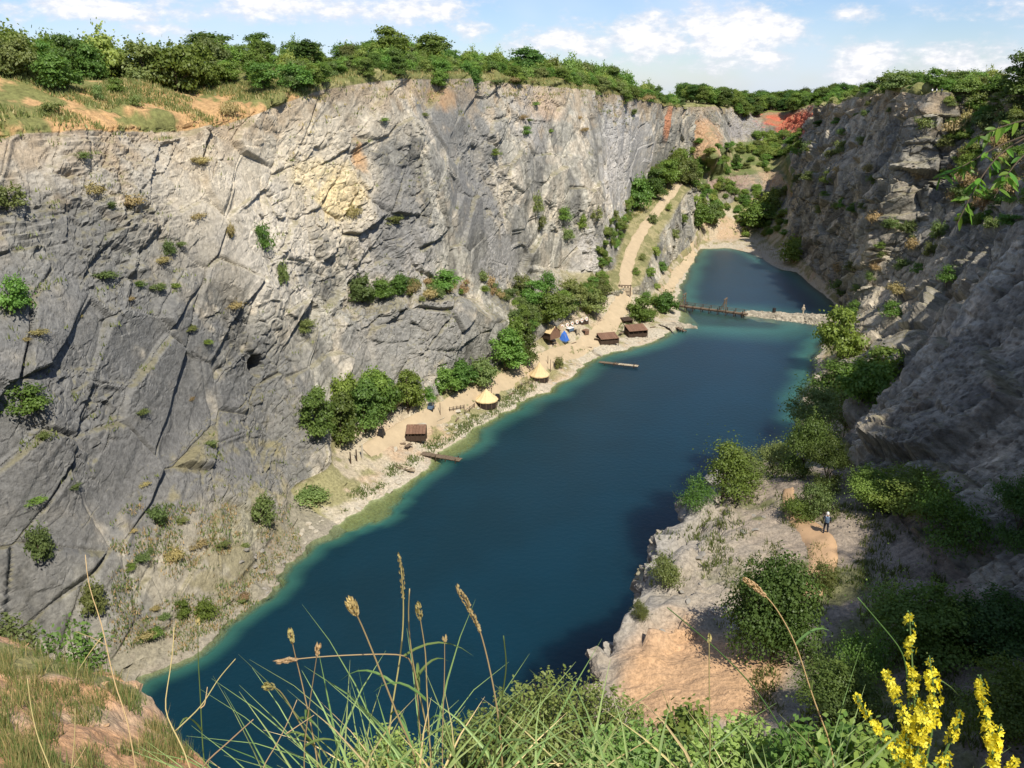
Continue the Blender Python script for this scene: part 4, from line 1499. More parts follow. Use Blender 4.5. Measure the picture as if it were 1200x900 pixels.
# right wall and its rim
GRW = 'bushes along the right rim'
for i in range(230):
    st = random.uniform(0, 1)
    a = np.interp(st, [0, .25, .5, .75, 1], [420, 330, 270, 215, 150])
    Rr = R_[(sidx == 2)]
    j = np.argmin(np.abs(Rr[:, 1] - a))
    o_ = random.uniform(-1.5, 17)
    x, y = Rr[j, 0] + o_, Rr[j, 1] - o_ * .1 + random.uniform(-4, 4)
    d = drop(x, y)
    if d is None:
        continue
    px, py = to_pix(np.array(d))
    if 1078 < px < 1112 and 95 < py < 125:
        continue
    h = random.uniform(2.6, 5.6) * (.65 if o_ < 4 else 1.0)
    tree('right_rim_bush', random.choice(['thicket', 'thicket', 'light', 'dark']), (d.x, d.y, d.z - .3), h, h * random.uniform(1.2, 1.8),
         'bush in the scrub along the right rim', GRW, 'shrub')
for (px, py, hp, wp, k, lab) in [(1196, 122, 52, 60, 'broad', 'tall green tree on the right rim cut by the frame edge'), (1048, 108, 22, 40, 'thicket', 'rounded green tree at the top of the right rim'),
                                 (1096, 104, 20, 26, 'thicket', 'dark tree right behind the small group of people')]:
    b = hit(px, py)
    q = drop(b[0].x, b[0].y) if b else None
    if b and b[0].z > 55:
        dep = b[2]
        tree('right_rim_tree', k, b[0], hp * dep / FPX, wp * dep / FPX, lab, None, 'tree')
    else:
        P_ = W(px, py, Y=215)
        d = drop(P_[0], P_[1])
        tree('right_rim_tree', k, d, hp * 245 / FPX, wp * 245 / FPX, lab, None, 'tree')
GRV = 'scrub bushes on the upper right slope'
for i in range(90):
    px, py = random.uniform(1108, 1205), random.uniform(122, 270)
    if py > 128 + (px - 1085) * 1.5 + 60 and random.random() < .7:
        continue
    hp = random.uniform(7, 15)
    plant(px, py, hp, hp * random.uniform(1.3, 2.2), random.choice(['scrub', 'thicket', 'tuft', 'light']), 'slope_scrub',
          'scrub bush on the upper slope of the right wall', GRV)
GRX = 'small bushes on the shaded right wall'
for (px, py) in [(985, 180), (970, 215), (1000, 250), (1090, 300), (1010, 170), (990, 390), (1000, 410), (1020, 330), (1075, 320), (1045, 370),
                 (945, 180), (935, 215), (1110, 330), (985, 345), (1000, 370), (1100, 280), (960, 250)]:
    hp = random.uniform(9, 18)
    plant(px, py, hp, hp * 1.3, random.choice(['scrub', 'thicket']), 'wall_bush', 'small bush growing on the shaded right wall', GRX)

for i in range(36):
    px = random.uniform(925, 1110)
    py = random.uniform(130, 400)
    if px < 925 + (py - 130) * .25:
        continue
    hp = random.uniform(5, 12)
    plant(px, py, hp, hp * random.uniform(1.4, 2.4), random.choice(['scrub', 'tuft']), 'wall_tuft', 'tuft of scrub on a crack of the right wall', 'tufts on the cracks of the right wall', 'tuft', None, False)
for i in range(40):
    px = random.uniform(480, 640)
    py = np.interp(px, [480, 560, 600, 640], [345, 330, 360, 380]) + random.uniform(-10, 12)
    hp = random.uniform(5, 12)
    plant(px, py, hp, hp * random.uniform(1.3, 2.2), random.choice(['scrub', 'tuft', 'scrub']), 'ledge_scrub', 'low scrub along the ledge of the grey cliff', 'low scrub along the cliff ledge')
# trees at the foot of the right wall and on the bench
for (px, py, hp, wp, k, lab) in [(985, 420, 60, 60, 'thicket', 'dark bush at the waterline behind the brown rock'), (1010, 470, 50, 60, 'thicket', 'bush below the shaded right wall above the birches'),
                                 (975, 488, 66, 70, 'birch', 'pale green birch behind the rock bench'), (955, 520, 70, 60, 'birch', 'tall bright birch left of the grey slab foot'),
                                 (990, 505, 60, 50, 'birch', 'birch close against the grey slab'), (1035, 445, 40, 60, 'thicket', 'bush climbing beside the near grey slab'),
                                 (940, 560, 76, 60, 'bench', 'bright green tree at the far end of the rock bench'), (968, 572, 60, 46, 'bench', 'tree between the grey slab and the helmeted person'),
                                 (846, 588, 76, 60, 'birch', 'slender birch on the rock bench edge above the lake'), (872, 570, 46, 50, 'birch', 'small birch right of the slender one at the bench edge'),
                                 (815, 592, 30, 50, 'benchscrub', 'low scrub at the bench edge left of the slender birch'), (905, 560, 46, 50, 'birch', 'young birch between the bench edge and the bright tree'),
                                 (905, 772, 126, 116, 'benchdark', 'large round dark green bush in the middle of the bench'), (948, 606, 36, 46, 'benchscrub', 'leafy bush beside the helmeted person'),
                                 (935, 608, 26, 40, 'benchscrub', 'low bush left of the helmeted person by the path'), (1020, 596, 50, 60, 'bench', 'bush in the shade right of the helmeted person'),
                                 (776, 678, 26, 50, 'benchscrub', 'olive scrub on the rocks at the bench edge'),
                                 (748, 722, 18, 26, 'benchscrub', 'small scrub on the lowest bench rocks'), (780, 605, 16, 30, 'benchscrub', 'tiny scrub at the very edge of the bench'),
                                 (765, 620, 14, 24, 'benchscrub', 'tuft hanging over the water at the bench edge'),
                                 (1075, 596, 44, 100, 'bench', 'wide dark bush at the foot of the near slab'), (1110, 640, 60, 80, 'benchscrub', 'scrub right of the wide dark bush in the shade'),
                                 (1190, 640, 80, 60, 'bench', 'dark bush at the right frame edge on the slab'), (1075, 755, 66, 110, 'bench', 'large dark bush in the deep shade at lower right'),
                                 (1150, 765, 66, 100, 'bench', 'dark bush in deep shade right of the large one'), (1010, 790, 50, 60, 'benchscrub', 'low scrub in the shade behind the yellow flowers'),
                                 (985, 850, 70, 90, 'bench', 'dark bush under the grass at lower right'), (1180, 860, 80, 90, 'bench', 'dark bush at the lower right corner'),
                                 (960, 690, 30, 30, 'benchscrub', 'small bush at the end of the sandy path')]:
    plant(px, py, hp, wp, k, 'bench_tree' if k in ('birch', 'bench', 'benchdark') else 'bench_scrub', lab, None, 'tree' if k == 'birch' else 'shrub')
# trees added on the right rim, out of view, to shade bench and slab
for (x, y) in [(49, 66), (50, 58), (49, 50), (50, 43), (48, 35), (46, 28), (43, 22), (38, 14), (52, 74), (57, 84), (35, 8), (45, 16), (54, 62), (54, 48), (50, 26), (41, 8), (31, 3), (36, 2), (28, -1), (33, 12), (43, 30), (46, 38), (25, -5), (44.5, 46), (45, 52), (45.5, 40), (44, 34), (41, 26), (38, 19), (46, 60), (47, 67), (58, 90), (66, 94), (74, 100), (82, 106), (90, 116), (62, 88), (49, 30), (48, 44), (40, 20)]:
    d = drop(x, y)
    tree('shade_tree', 'broad', (d.x, d.y, d.z - .3), random.uniform(12, 15), random.uniform(8.5, 10.5), 'added unseen tree shading the bench and grey slab', 'added unseen trees shading the bench and grey slab', 'tree')

# turf: short grass on the rim meadow, the bank and the bench (uncountable)


def turf(name, pts, label, mat, hgt, wdt, per, seed):
    r = np.random.default_rng(seed)
    pts = np.repeat(np.array(pts), per, 0)
    n = len(pts)
    a = r.uniform(0, 6.28, n)
    pts = pts + np.c_[r.normal(0, wdt * 2.2, n), r.normal(0, wdt * 2.2, n), np.zeros(n)]
    h = hgt * r.uniform(.5, 1.4, n)
    dx = np.c_[np.cos(a), np.sin(a), np.zeros(n)] * (wdt * r.uniform(.6, 1.3, n))[:, None]
    ln = np.c_[r.normal(0, .35, n) * h, r.normal(0, .35, n) * h, h]
    V = np.stack([pts - dx / 2 - [0, 0, .12], pts + dx / 2 - [0, 0, .12], pts + ln], 1).reshape(-1, 3)
    F = np.arange(3 * n).reshape(n, 3)
    o = link(name, np_mesh(name, V, F, M[mat], False, None, {'rnd': np.repeat(r.uniform(0, 1, n), 3)}))
    tag(o, label, 'grass', None, 'stuff')


pts, pts2 = [], []
for i in range(9000):
    u = random.uniform(-25, 70)
    o_ = random.uniform(-.3, 24)
    r = rim_l(u)
    x, y = r[0] - .89 * o_, r[1] + .46 * o_
    if vnoise(np.array([[x / 5, y / 5, 0]]), 9)[0] < .42:
        continue
    d = drop(x, y)
    if d:
        (pts if random.random() < .6 else pts2).append(tuple(d))
for i in range(5000):
    u = random.uniform(60, 300)
    o_ = random.uniform(-1.5, 10)
    r = rim_l(u)
    d = drop(r[0] - .89 * o_, r[1] + .46 * o_)
    if d:
        (pts if random.random() < .5 else pts2).append(tuple(d))
turf('rim_grass', pts, 'short green grass on the meadow along the left rim', 'leaf_olive', .5, .2, 9, 1)
turf('rim_dry_grass', pts2, 'straw-coloured dry grass on the meadow along the left rim', 'leaf_dry', .45, .18, 9, 2)
pts = []
for i in range(1500):
    px, py = random.uniform(400, 790), 0
    py = np.interp(px, [400, 500, 600, 700, 790], [600, 532, 472, 412, 350]) + random.uniform(-16, 2)
    if vnoise(np.array([[px / 18, py / 12, 0]]), 12)[0] < .5:
        continue
    b = hit(px, py)
    if b and b[3] < 4:
        pts.append(tuple(b[0]))
turf('bank_grass', pts, 'patches of short grass on the sandy bank below the left wall', 'leaf_olive', .35, .2, 10, 3)
pts = []
for i in range(2600):
    px, py = random.uniform(740, 1200), random.uniform(580, 880)
    if vnoise(np.array([[px / 30, py / 24, 0]]), 13)[0] < .48 or (px < 850 and py > 690):
        continue
    b = hit(px, py)
    if b and 5 <= b[3] < 6 and b[4] >= 2 and b[0].y < 92 and (b[0].x > 13 or random.random() < .25):
        pts.append(tuple(b[0]))
turf('bench_grass', pts, 'thin grass and weeds on the rock bench', 'leaf_olive', .35, .10, 12, 4)

pts, pts2 = [], []
for i in range(5200):
    px, py = random.uniform(130, 350), random.uniform(590, 765)
    if vnoise(np.array([[px / 22, py / 16, 0]]), 14)[0] + .3 * vnoise(np.array([[px / 6, py / 5, 0]]), 15)[0] < .66:
        continue
    b = hit(px, py)
    if b and b[4] == 0 and b[1].z > .25:
        (pts if random.random() < .55 else pts2).append(tuple(b[0]))
turf('scree_grass', pts, 'thin olive grass on the scree at the foot of the left cliff', 'leaf_olive', .28, .16, 6, 5)
turf('scree_dry_grass', pts2, 'dry grass on the scree at the foot of the left cliff', 'leaf_dry', .26, .14, 6, 6)
pts = []
for i in range(5000):
    px, py = random.uniform(0, 790), random.uniform(110, 600)
    if vnoise(np.array([[px / 16, py / 10, 0]]), 16)[0] < .52:
        continue
    b = hit(px, py)
    if b and b[4] == 0 and 4 < b[3] < 8 and b[1].z > .52:
        pts.append(tuple(b[0]))
turf('ledge_turf', pts, 'tufts of grass along the narrow ledges of the left cliff', 'leaf_olive', .4, .2, 7, 7)

# ------------------------------------------------------------------ things on the shore
def gp(px, py):
    b = hit(px, py)
    return b[0] if b is not None else Vector(W(px, py, z=.6))


ALONG = math.atan2(.89, .46)       # direction of the shore


def pavilion(px, py, dia, wall_h, roof_h, lab):
    p = gp(px, py)
    e = empty('canvas_pavilion', (p.x, p.y, p.z - .1))
    tag(e, lab, 'tent', 'round canvas pavilions on the bank')
    r = dia / 2
    mb = MB()
    n = 12
    vs = [(0, 0, wall_h + roof_h)]
    for ring, (rr, zz) in enumerate([(.34, wall_h + roof_h * .60), (.70, wall_h + roof_h * .24), (1.06, wall_h - .08), (1.05, wall_h - .32)]):
        for k in range(n * 2):
            a = math.pi * k / n
            sag = 1 - (.035 if k % 2 else 0)
            vs.append((r * rr * sag * math.cos(a), r * rr * sag * math.sin(a), zz - (.07 if k % 2 else 0)))
    fs = [(0, 1 + k, 1 + (k + 1) % (2 * n)) for k in range(2 * n)]
    for ring in range(3):
        b = 1 + ring * 2 * n
        for k in range(2 * n):
            k2 = (k + 1) % (2 * n)
            fs.append((b + k, b + 2 * n + k, b + 2 * n + k2, b + k2))
    mb.add(vs, fs).build('roof', M['thatch'], e)
    MB().lathe([(r * .93, 0), (r * .95, wall_h - .12)], 24).build('wall', M['eave_shade'], e)  # wall coloured dark for the shade under the eaves
    for k in range(n):
        a = 2 * math.pi * k / n
        MB().tube([(r * .98 * math.cos(a), r * .98 * math.sin(a), -.3), (r * .98 * math.cos(a), r * .98 * math.sin(a), wall_h)], .06, 5).build('post', M['wood'], e)
    MB().tube([(0, 0, wall_h), (0, 0, wall_h + roof_h + .35)], .05, 5).build('finial', M['wood'], e)


pavilion(570, 475, 4.9, 1.7, 2.3, 'tan conical canvas pavilion with walls painted in eave shade, the nearer and lower of two')
pavilion(632, 445, 4.6, 1.6, 2.9, 'pointed tan conical canvas pavilion with walls painted in eave shade, farther up the bank')

# tan ridge tent
p = gp(640, 394)
e = empty('ridge_tent', p, R(-45))
tag(e, 'tan ridge-roofed tent half hidden by trees left of the blue tarpaulin', 'tent')
rf = MB()
L_, Wt, h0, h1 = 6.2, 3.6, 1.6, 3.2
for s in (-1, 1):
    rf.add([(-L_ / 2, 0, h1), (L_ / 2, 0, h1), (L_ / 2 + .2, s * Wt / 2 * 1.15, h0), (-L_ / 2 - .2, s * Wt / 2 * 1.15, h0),
            (-L_ / 2, 0, h1 + .06), (L_ / 2, 0, h1 + .06), (L_ / 2 + .2, s * Wt / 2 * 1.15, h0 + .06), (-L_ / 2 - .2, s * Wt / 2 * 1.15, h0 + .06)],
           [(0, 1, 2, 3), (4, 7, 6, 5), (0, 4, 5, 1), (2, 6, 7, 3), (0, 3, 7, 4), (1, 5, 6, 2)])
rf.build('roof', M['thatch'], e)
for s in (-1, 1):
    MB().box((0, s * Wt / 2, .8), (L_, .06, 1.6)).build('side_wall', M['wood_dark'], e)
    MB().add([(s * L_ / 2, -Wt / 2, 0), (s * L_ / 2, Wt / 2, 0), (s * L_ / 2, Wt / 2, h0), (s * L_ / 2, 0, h1), (s * L_ / 2, -Wt / 2, h0)], [(0, 1, 2, 3, 4)]).build('gable', M['roof_red'], e)

# blue tarpaulin tent
p = gp(661, 400)
e = empty('blue_tent', p, ALONG)
tag(e, 'bright blue tarpaulin tent standing between the tan tent and the targets', 'tent')
MB().add([(-1.0, -1.0, .3), (1.0, -1.0, .3), (1.0, 1.0, .5), (-1.0, 1.0, .5), (-.55, -.4, 2.0), (.55, -.4, 2.1), (.5, .5, 2.2), (-.55, .5, 2.1), (0, 0, 2.9)],
         [(0, 1, 5, 4), (1, 2, 6, 5), (2, 3, 7, 6), (3, 0, 4, 7), (4, 5, 8), (5, 6, 8), (6, 7, 8), (7, 4, 8)]).build('canopy', M['blue'], e)
for sx in (-1, 1):
    for sy in (-1, 1):
        MB().tube([(sx * .95, sy * .95, -.3), (sx * .5, sy * .45, 2.1)], .05, 5).build('pole', M['wood_pale'], e)
MB().box((0, 0, .18), (2.4, 2.2, .16)).build('groundsheet', M['bluegrey'], e)

# row of round targets on a rack
pa, pb = gp(656, 379), gp(690, 381)
d = (pb - pa)
rz = math.atan2(d.y, d.x)
Lr = Vector((d.x, d.y)).length
e = empty('target_rack', ((pa.x + pb.x) / 2, (pa.y + pb.y) / 2, min(pa.z, pb.z)), rz)
tag(e, 'wooden rack holding a row of six round white and orange targets', 'target rack')
for k in range(5):
    x = -Lr / 2 + Lr * k / 4
    MB().tube([(x, .15, -.5), (x, .15, 2.9)], .09, 5).build('post', M['wood'], e)
MB().tube([(-Lr / 2 - .3, .15, 2.9), (Lr / 2 + .3, .15, 2.9)], .08, 5).build('top_beam', M['wood'], e)
MB().box((0, .22, 1.1), (Lr, .1, 1.5)).build('back_board', M['wood_dark'], e)
for k in range(6):
    x = -Lr / 2 + Lr * (k + .5) / 6
    mb = MB()
    mb.tube([(x, 0.08, 1.95), (x, -.06, 1.97)], .56, 18)
    t_ = mb.build('target', M['white'], e)
    MB().tube([(x, -.06, 1.97), (x, -.09, 1.97)], .24, 14).build('bullseye', M['orange'], t_)

# stalls below the targets
for (px, py, w_, dd, hh, mt, lab) in [(668, 388, 2.2, 1.2, .9, 'cloth_white', 'low stall with a white cloth below the targets'), (676, 391, 1.6, 1.1, 1.5, 'wood_pale', 'pale wooden booth right of the white stall'),
                                      (686, 392, 1.8, 1.2, 1.3, 'roof_red', 'reddish wooden booth at the right of the target range')]:
    p = gp(px, py)
    e = empty('market_stall', p, rz)
    tag(e, lab, 'stall')
    MB().box((0, 0, hh), (w_, dd, .09)).build('top', M[mt], e)
    MB().box((0, -dd / 2 + .05, hh * .5), (w_ * .96, .05, hh * .8)).build('front_panel', M['bluegrey'] if mt == 'cloth_white' else M[mt], e)
    for sx in (-1, 1):
        for sy in (-1, 1):
            MB().tube([(sx * w_ * .45, sy * dd * .42, -.4), (sx * w_ * .45, sy * dd * .42, hh)], .05, 5).build('leg', M['wood'], e)


def shed(px, py, L_, D_, h0, h1, lab, rot, name='wooden_shed', roofmat='roof_red', npost=5, walls=True):
    p = gp(px, py)
    e = empty(name, (p.x, p.y, p.z - .1), rot)
    tag(e, lab, 'shed')
    nb = max(5, int(L_ / .55))
    for k in range(nb):
        x = -L_ / 2 + L_ * (k + .5) / nb
        MB().add([(x - L_ / nb * .47, -D_ / 2 - .35, h0), (x + L_ / nb * .47, -D_ / 2 - .35, h0), (x + L_ / nb * .47, D_ / 2 + .25, h1), (x - L_ / nb * .47, D_ / 2 + .25, h1),
                  (x - L_ / nb * .47, -D_ / 2 - .35, h0 + .07), (x + L_ / nb * .47, -D_ / 2 - .35, h0 + .07), (x + L_ / nb * .47, D_ / 2 + .25, h1 + .07), (x - L_ / nb * .47, D_ / 2 + .25, h1 + .07)],
                 [(0, 3, 2, 1), (4, 5, 6, 7), (0, 1, 5, 4), (2, 3, 7, 6), (0, 4, 7, 3), (1, 2, 6, 5)]).build('roof_board', M[roofmat], e)
    for k in range(npost):
        x = -L_ / 2 + L_ * k / (npost - 1)
        for (y, h) in ((-D_ / 2, h0), (D_ / 2, h1)):
            MB().tube([(x, y, -.6), (x, y, h)], .08, 5).build('post', M['wood_dark'], e)
    MB().box((0, D_ / 2 - .06, (h1) / 2), (L_, .07, h1 * .9)).build('back_wall', M['wood_dark'], e)
    if walls:
        MB().box((0, -D_ / 2 + .06, .5), (L_ * .96, .06, 1.0)).build('front_wall', M['wood_dark'], e)
    for s in (-1, 1):
        MB().box((s * (L_ / 2 - .06), 0, h0 * .45), (.06, D_ * .9, h0 * .9)).build('end_wall', M['wood_dark'], e)
    MB().box((.2, 0, .75), (L_ * .7, D_ * .35, .1)).build('bench_top', M['wood'], e)


shed(488, 513, 3.8, 2.7, 1.6, 2.2, 'dark open wooden hut with reddish roof beside the near jetty', ALONG - math.pi / 2 + .5)
shed(712, 401, 5.2, 3.0, 1.5, 2.3, 'long low reddish-roofed wooden shed above the far jetty', ALONG - math.pi / 2 + .75)
shed(745, 393, 5.6, 3.2, 1.9, 2.8, 'taller dark wooden shed right of the long low one', ALONG - math.pi / 2 + .75)
shed(734, 379, 3.0, 1.6, 1.2, 1.7, 'small dark lean-to beside the bushes behind the sheds', ALONG - math.pi / 2 + .9, 'lean_to', 'wood_dark', 3, False)


def cart(px, py, lab, body, name):
    p = gp(px, py)
    e = empty(name, p, ALONG + .3)
    tag(e, lab, 'cart')
    MB().add([(-.75, -.5, .35), (.75, -.5, .35), (.75, .5, .35), (-.75, .5, .35), (-.7, -.5, 1.0), (.55, -.5, 1.0), (.55, .5, 1.0), (-.7, .5, 1.0)],
             [(0, 3, 2, 1), (4, 5, 6, 7), (0, 1, 5, 4), (1, 2, 6, 5), (2, 3, 7, 6), (3, 0, 4, 7)]).build('body', M[body], e)
    MB().add([(-.6, -.46, 1.0), (.4, -.46, 1.0), (.4, .46, 1.0), (-.6, .46, 1.0), (-.5, -.4, 1.5), (.1, -.4, 1.5), (.1, .4, 1.5), (-.5, .4, 1.5)],
             [(4, 5, 6, 7), (0, 1, 5, 4), (1, 2, 6, 5), (2, 3, 7, 6), (3, 0, 4, 7)]).build('cover', M['glass'] if body == 'bluegrey' else M['black'], e)
    for sx in (-.5, .5):
        for sy in (-.54, .54):
            MB().tube([(sx, sy - .06, .28), (sx, sy + .06, .28)], .3, 12).build('wheel', M['black'], e)


cart(447, 511, 'small black covered cart parked under the trees at the start of the road', 'black', 'covered_cart')
cart(505, 480, 'dark blue-grey covered cart beside the pale boulders at the roadside', 'bluegrey', 'covered_cart')
cart(583, 469, 'dark wooden cart standing right of the nearer pavilion', 'wood_dark', 'wooden_cart')


def jetty(pa, pb, wd_, lab, pale=0.0):
    pa, pb = Vector(pa), Vector(pb)
    d = pb - pa
    Lj = d.length
    e = empty('jetty', (pa.x, pa.y, 0), math.atan2(d.y, d.x))
    tag(e, lab, 'jetty')
    n = max(6, int(Lj / .45))
    for k in range(n):
        x = Lj * (k + .5) / n
        MB().box((x, random.uniform(-.05, .05), .62 + random.uniform(-.02, .02)), (Lj / n * .86, wd_ * random.uniform(.95, 1.05), .07)).build('plank', M['wood_pale'] if k > n * (1 - pale) else M['wood'], e)
    for s in (-1, 1):
        MB().box((Lj / 2, s * wd_ * .38, .5), (Lj, .12, .16)).build('beam', M['wood_dark'], e)
        for k in range(4):
            x = Lj * (k + .6) / 4
            MB().tube([(x, s * wd_ * .46, -1.5), (x, s * wd_ * .46, 1.0 if k % 2 else .7)], .09, 6).build('pile', M['wood_dark'], e)


jetty(W(494, 531, .6), W(540, 539, .6), 1.5, 'nearer wooden jetty of dark planks below the open hut')
jetty(W(702, 424, .6), W(748, 429, .6), 1.3, 'farther wooden jetty with a pale outer half below the sheds', .52)
jetty(W(792, 383, .6), W(803, 388, .6), 1.2, 'short wooden landing on the rocky spit near the bridge')

# rowing boat pulled up on the beach
p = gp(475, 551)
e = empty('rowing_boat', (p.x, p.y, p.z + .05), math.radians(-28))
tag(e, 'pale wooden rowing boat pulled up on the near beach', 'boat')
mb = MB()
ns = 13
vs, fs = [], []
for i in range(ns):
    t = i / (ns - 1)
    x = -2.1 + 4.2 * t
    b_ = .62 * (max(0, 1 - abs(2 * t - .92) ** 2.6)) ** .6 + .03
    sh_ = .52 + .22 * (2 * t - 1) ** 2
    for (yy_, zz) in ((-1, sh_), (-.8, .22), (0, .0), (.8, .22), (1, sh_)):
        vs.append((x, yy_ * b_, zz))
for i in range(ns - 1):
    for k in range(4):
        a = i * 5 + k
        fs.append((a, a + 1, a + 6, a + 5))
mb.add(vs, fs)
hull = mb.build('hull', M['wood_pale'], e, None, True)
md = hull.modifiers.new('thick', 'SOLIDIFY')
md.thickness = .05
for x in (-1.0, 0.1, 1.1):
    MB().box((x, 0, .40), (.24, .95, .05)).build('thwart', M['wood'], e)
for s in (-1, 1):
    MB().tube([vs[i * 5 + (4 if s > 0 else 0)] for i in range(ns)], .035, 5).build('gunwale', M['wood'], e)


def fence(pa, pb, lab, n=5):
    pa, pb = gp(*pa), gp(*pb)
    e = empty('rail_fence', pa)
    tag(e, lab, 'fence')
    for k in range(n):
        q = pa.lerp(pb, k / (n - 1)) - pa
        MB().tube([(q.x, q.y, q.z - .4), (q.x, q.y, q.z + 1.15)], .07, 5).build('post', M['wood_dark'], e)
    for hh in (.5, .95):
        q = pb - pa
        MB().tube([(0, 0, hh), (q.x, q.y, q.z + hh)], .05, 5).build('rail', M['wood'], e)


fence((527, 483), (544, 480), 'short rail fence on the grassy bank left of the nearer pavilion')
fence((607, 456), (624, 450), 'short rail fence between the two pavilions')
fence((556, 478), (545, 486), 'broken bit of rail fence at the foot of the nearer pavilion', 3)


def pole(px, py, h, lab, lean=.0, mat='wood', rad=.09):
    p = gp(px, py)
    o = MB().tube([(0, 0, -.5), (lean * .5, 0, h * .5), (lean, 0, h)], [rad, rad * .9, rad * .7], 6).build('wooden_pole', M[mat], None, p)
    tag(o, lab, 'pole')


pole(575, 470, 3.6, 'tall leaning pole right of the nearer pavilion', .3)
pole(516, 487, 2.8, 'upright pole between the dark hut and the fence')
pole(645, 436, 3.2, 'upright pole right of the pointed pavilion')
pole(642, 428, 2.4, 'shorter pole behind the pointed pavilion')
pole(425, 538, 2.9, 'grey weathered post at the start of the road', 0, 'stone', .22)
pole(418, 540, 2.2, 'dark post left of the grey one at the start of the road', 0, 'wood_dark', .16)
pole(411, 543, 2.2, 'leftmost dark post at the start of the road', 0, 'wood_dark', .16)

# wooden gate across the road
p = gp(732, 345)
q = gp(738, 320) - gp(733, 350)
e = empty('wooden_gate', p, math.atan2(q.y, q.x) - math.pi / 2)
tag(e, 'pale wooden gateway with small shade-painted openings across the road', 'gate')
for s in (-1, 1):
    MB().box((s * 1.7, 0, 1.3), (.3, .3, 3.4)).build('post', M['wood'], e)
MB().box((0, 0, 2.75), (3.9, .3, .28)).build('top_beam', M['wood'], e)
for k in range(9):
    x = -1.4 + 2.8 * k / 8
    MB().box((x, 0, 1.05), (.30, .08, 2.2)).build('board', M['wood_pale'], e)
for k in range(3):
    MB().box((-.9 + .9 * k, -.07, 2.35), (.42, .08, .36)).build('opening_shade', M['wood_dark'], e)  # solid dark boxes standing for the shade inside openings
MB().box((0, -.09, .9), (2.9, .06, .14)).build('brace', M['wood'], e)

# bridge
pa, pb = Vector(W(790, 357, 1.2)), Vector(W(876, 367, 1.4))
d = pb - pa
Lb = d.length
e = empty('plank_bridge', (pa.x, pa.y, 0), math.atan2(d.y, d.x))
tag(e, 'long low plank bridge with two tall frames linking the shore to the causeway', 'bridge')
n = int(Lb / .5)
for k in range(n):
    MB().box((Lb * (k + .5) / n, 0, 1.2 + random.uniform(-.015, .015)), (Lb / n * .88, 1.9, .08)).build('plank', M['wood'], e)
for s in (-1, 1):
    MB().box((Lb / 2, s * .78, 1.02), (Lb, .24, .4)).build('beam', M['wood_dark'], e)
    MB().tube([(0, s * .95, 2.15), (Lb, s * .95, 2.15)], .07, 5).build('handrail', M['wood'], e)
for k in range(9):
    x = Lb * (k + .5) / 9
    tr_ = MB().box((x, 0, .86), (.2, 1.9, .2)).build('trestle', M['wood_dark'], e)
    for s in (-1, 1):
        MB().tube([(x, s * .88, -2.2), (x, s * .95, 2.2)], .15, 6).build('pile', M['wood_dark'], tr_)
for x in (Lb * .14, Lb * .70):
    fr_ = MB().box((x, 0, 5.0), (.3, 3.0, .3)).build('frame', M['wood'], e)
    for s in (-1, 1):
        MB().tube([(x - .5 * 0, s * 1.05, .9), (x, s * 1.05, 5.0)], .16, 6).build('upright', M['wood'], fr_)
        MB().tube([(x - 1.6, s * 1.05, 1.25), (x - .1, s * 1.05, 4.2)], .1, 5).build('strut', M['wood'], fr_)
    MB().box((x, 0, 3.6), (.12, 2.2, .12)).build('tie', M['wood'], fr_)

# barrel and carved figure on the causeway
p = gp(907, 366)
e = empty('black_barrel', p)
tag(e, 'black barrel standing on the pale causeway', 'barrel')
MB().lathe([(0, 0), (.42, 0), (.52, .35), (.55, .7), (.52, 1.05), (.42, 1.4), (0, 1.4)], 14).build('staves', M['black'], e)
for z in (.25, 1.1):
    MB().lathe([(.50, z), (.545, z), (.56, z + .12), (.51, z + .12)], 14).build('hoop', M['wood_dark'], e)
p = gp(941, 367)
e = empty('carved_post', p)
tag(e, 'pale carved wooden figure post at the right end of the causeway', 'statue')
MB().lathe([(.30, -.3), (.26, .6), (.34, 1.2), (.42, 1.7), (.30, 2.0), (.16, 2.15)], 10).build('torso', M['wood_pale'], e)
MB().lathe([(.02, 2.12), (.22, 2.2), (.26, 2.4), (.2, 2.62), (.0, 2.7)], 10).build('head', M['wood_pale'], e)
for s in (-1, 1):
    MB().tube([(s * .38, 0, 1.75), (s * .5, -.1, 1.3), (s * .3, -.3, 1.1)], [.1, .09, .07], 6).build('arm', M['wood_pale'], e)

for i, (px, py, L_, rz_, lab) in enumerate([(470, 521, 1.9, .3, 'log lying in the grass left of the near hut'), (600, 462, 2.2, 1.0, 'log lying on the bank between the pavilions'), (652, 420, 2.0, .5, 'log at the roadside right of the pointed pavilion'),
                                            (672, 403, 2.4, .9, 'log in front of the blue tarpaulin tent'), (690, 408, 1.6, .2, 'short log near the long low shed'), (765, 384, 2.0, .6, 'log on the sand right of the taller shed'),
                                            (536, 492, 1.7, 1.3, 'log among the pale stones below the fence')]):
    p = gp(px, py)
    o = MB().tube([(-L_ / 2, 0, .16), (0, .05, .18), (L_ / 2, 0, .15)], [.17, .18, .14], 8).build('log', M['wood'], None, p, False, (0, 0, rz_))
    tag(o, lab, 'log')
for i, (px, py, lab) in enumerate([(479, 526, 'small table on the bank below the near hut'), (648, 404, 'table between the tan tent and the road'), (700, 400, 'table at the left end of the long low shed'), (728, 393, 'table between the two reddish sheds')]):
    p = gp(px, py)
    e = empty('rough_table', p, ALONG + i)
    tag(e, lab, 'table')
    MB().box((0, 0, .78), (1.7, .85, .08)).build('top', M['wood'], e)
    for sx in (-1, 1):
        for sy in (-1, 1):
            MB().tube([(sx * .7, sy * .32, -.2), (sx * .7, sy * .32, .76)], .05, 5).build('leg', M['wood_dark'], e)

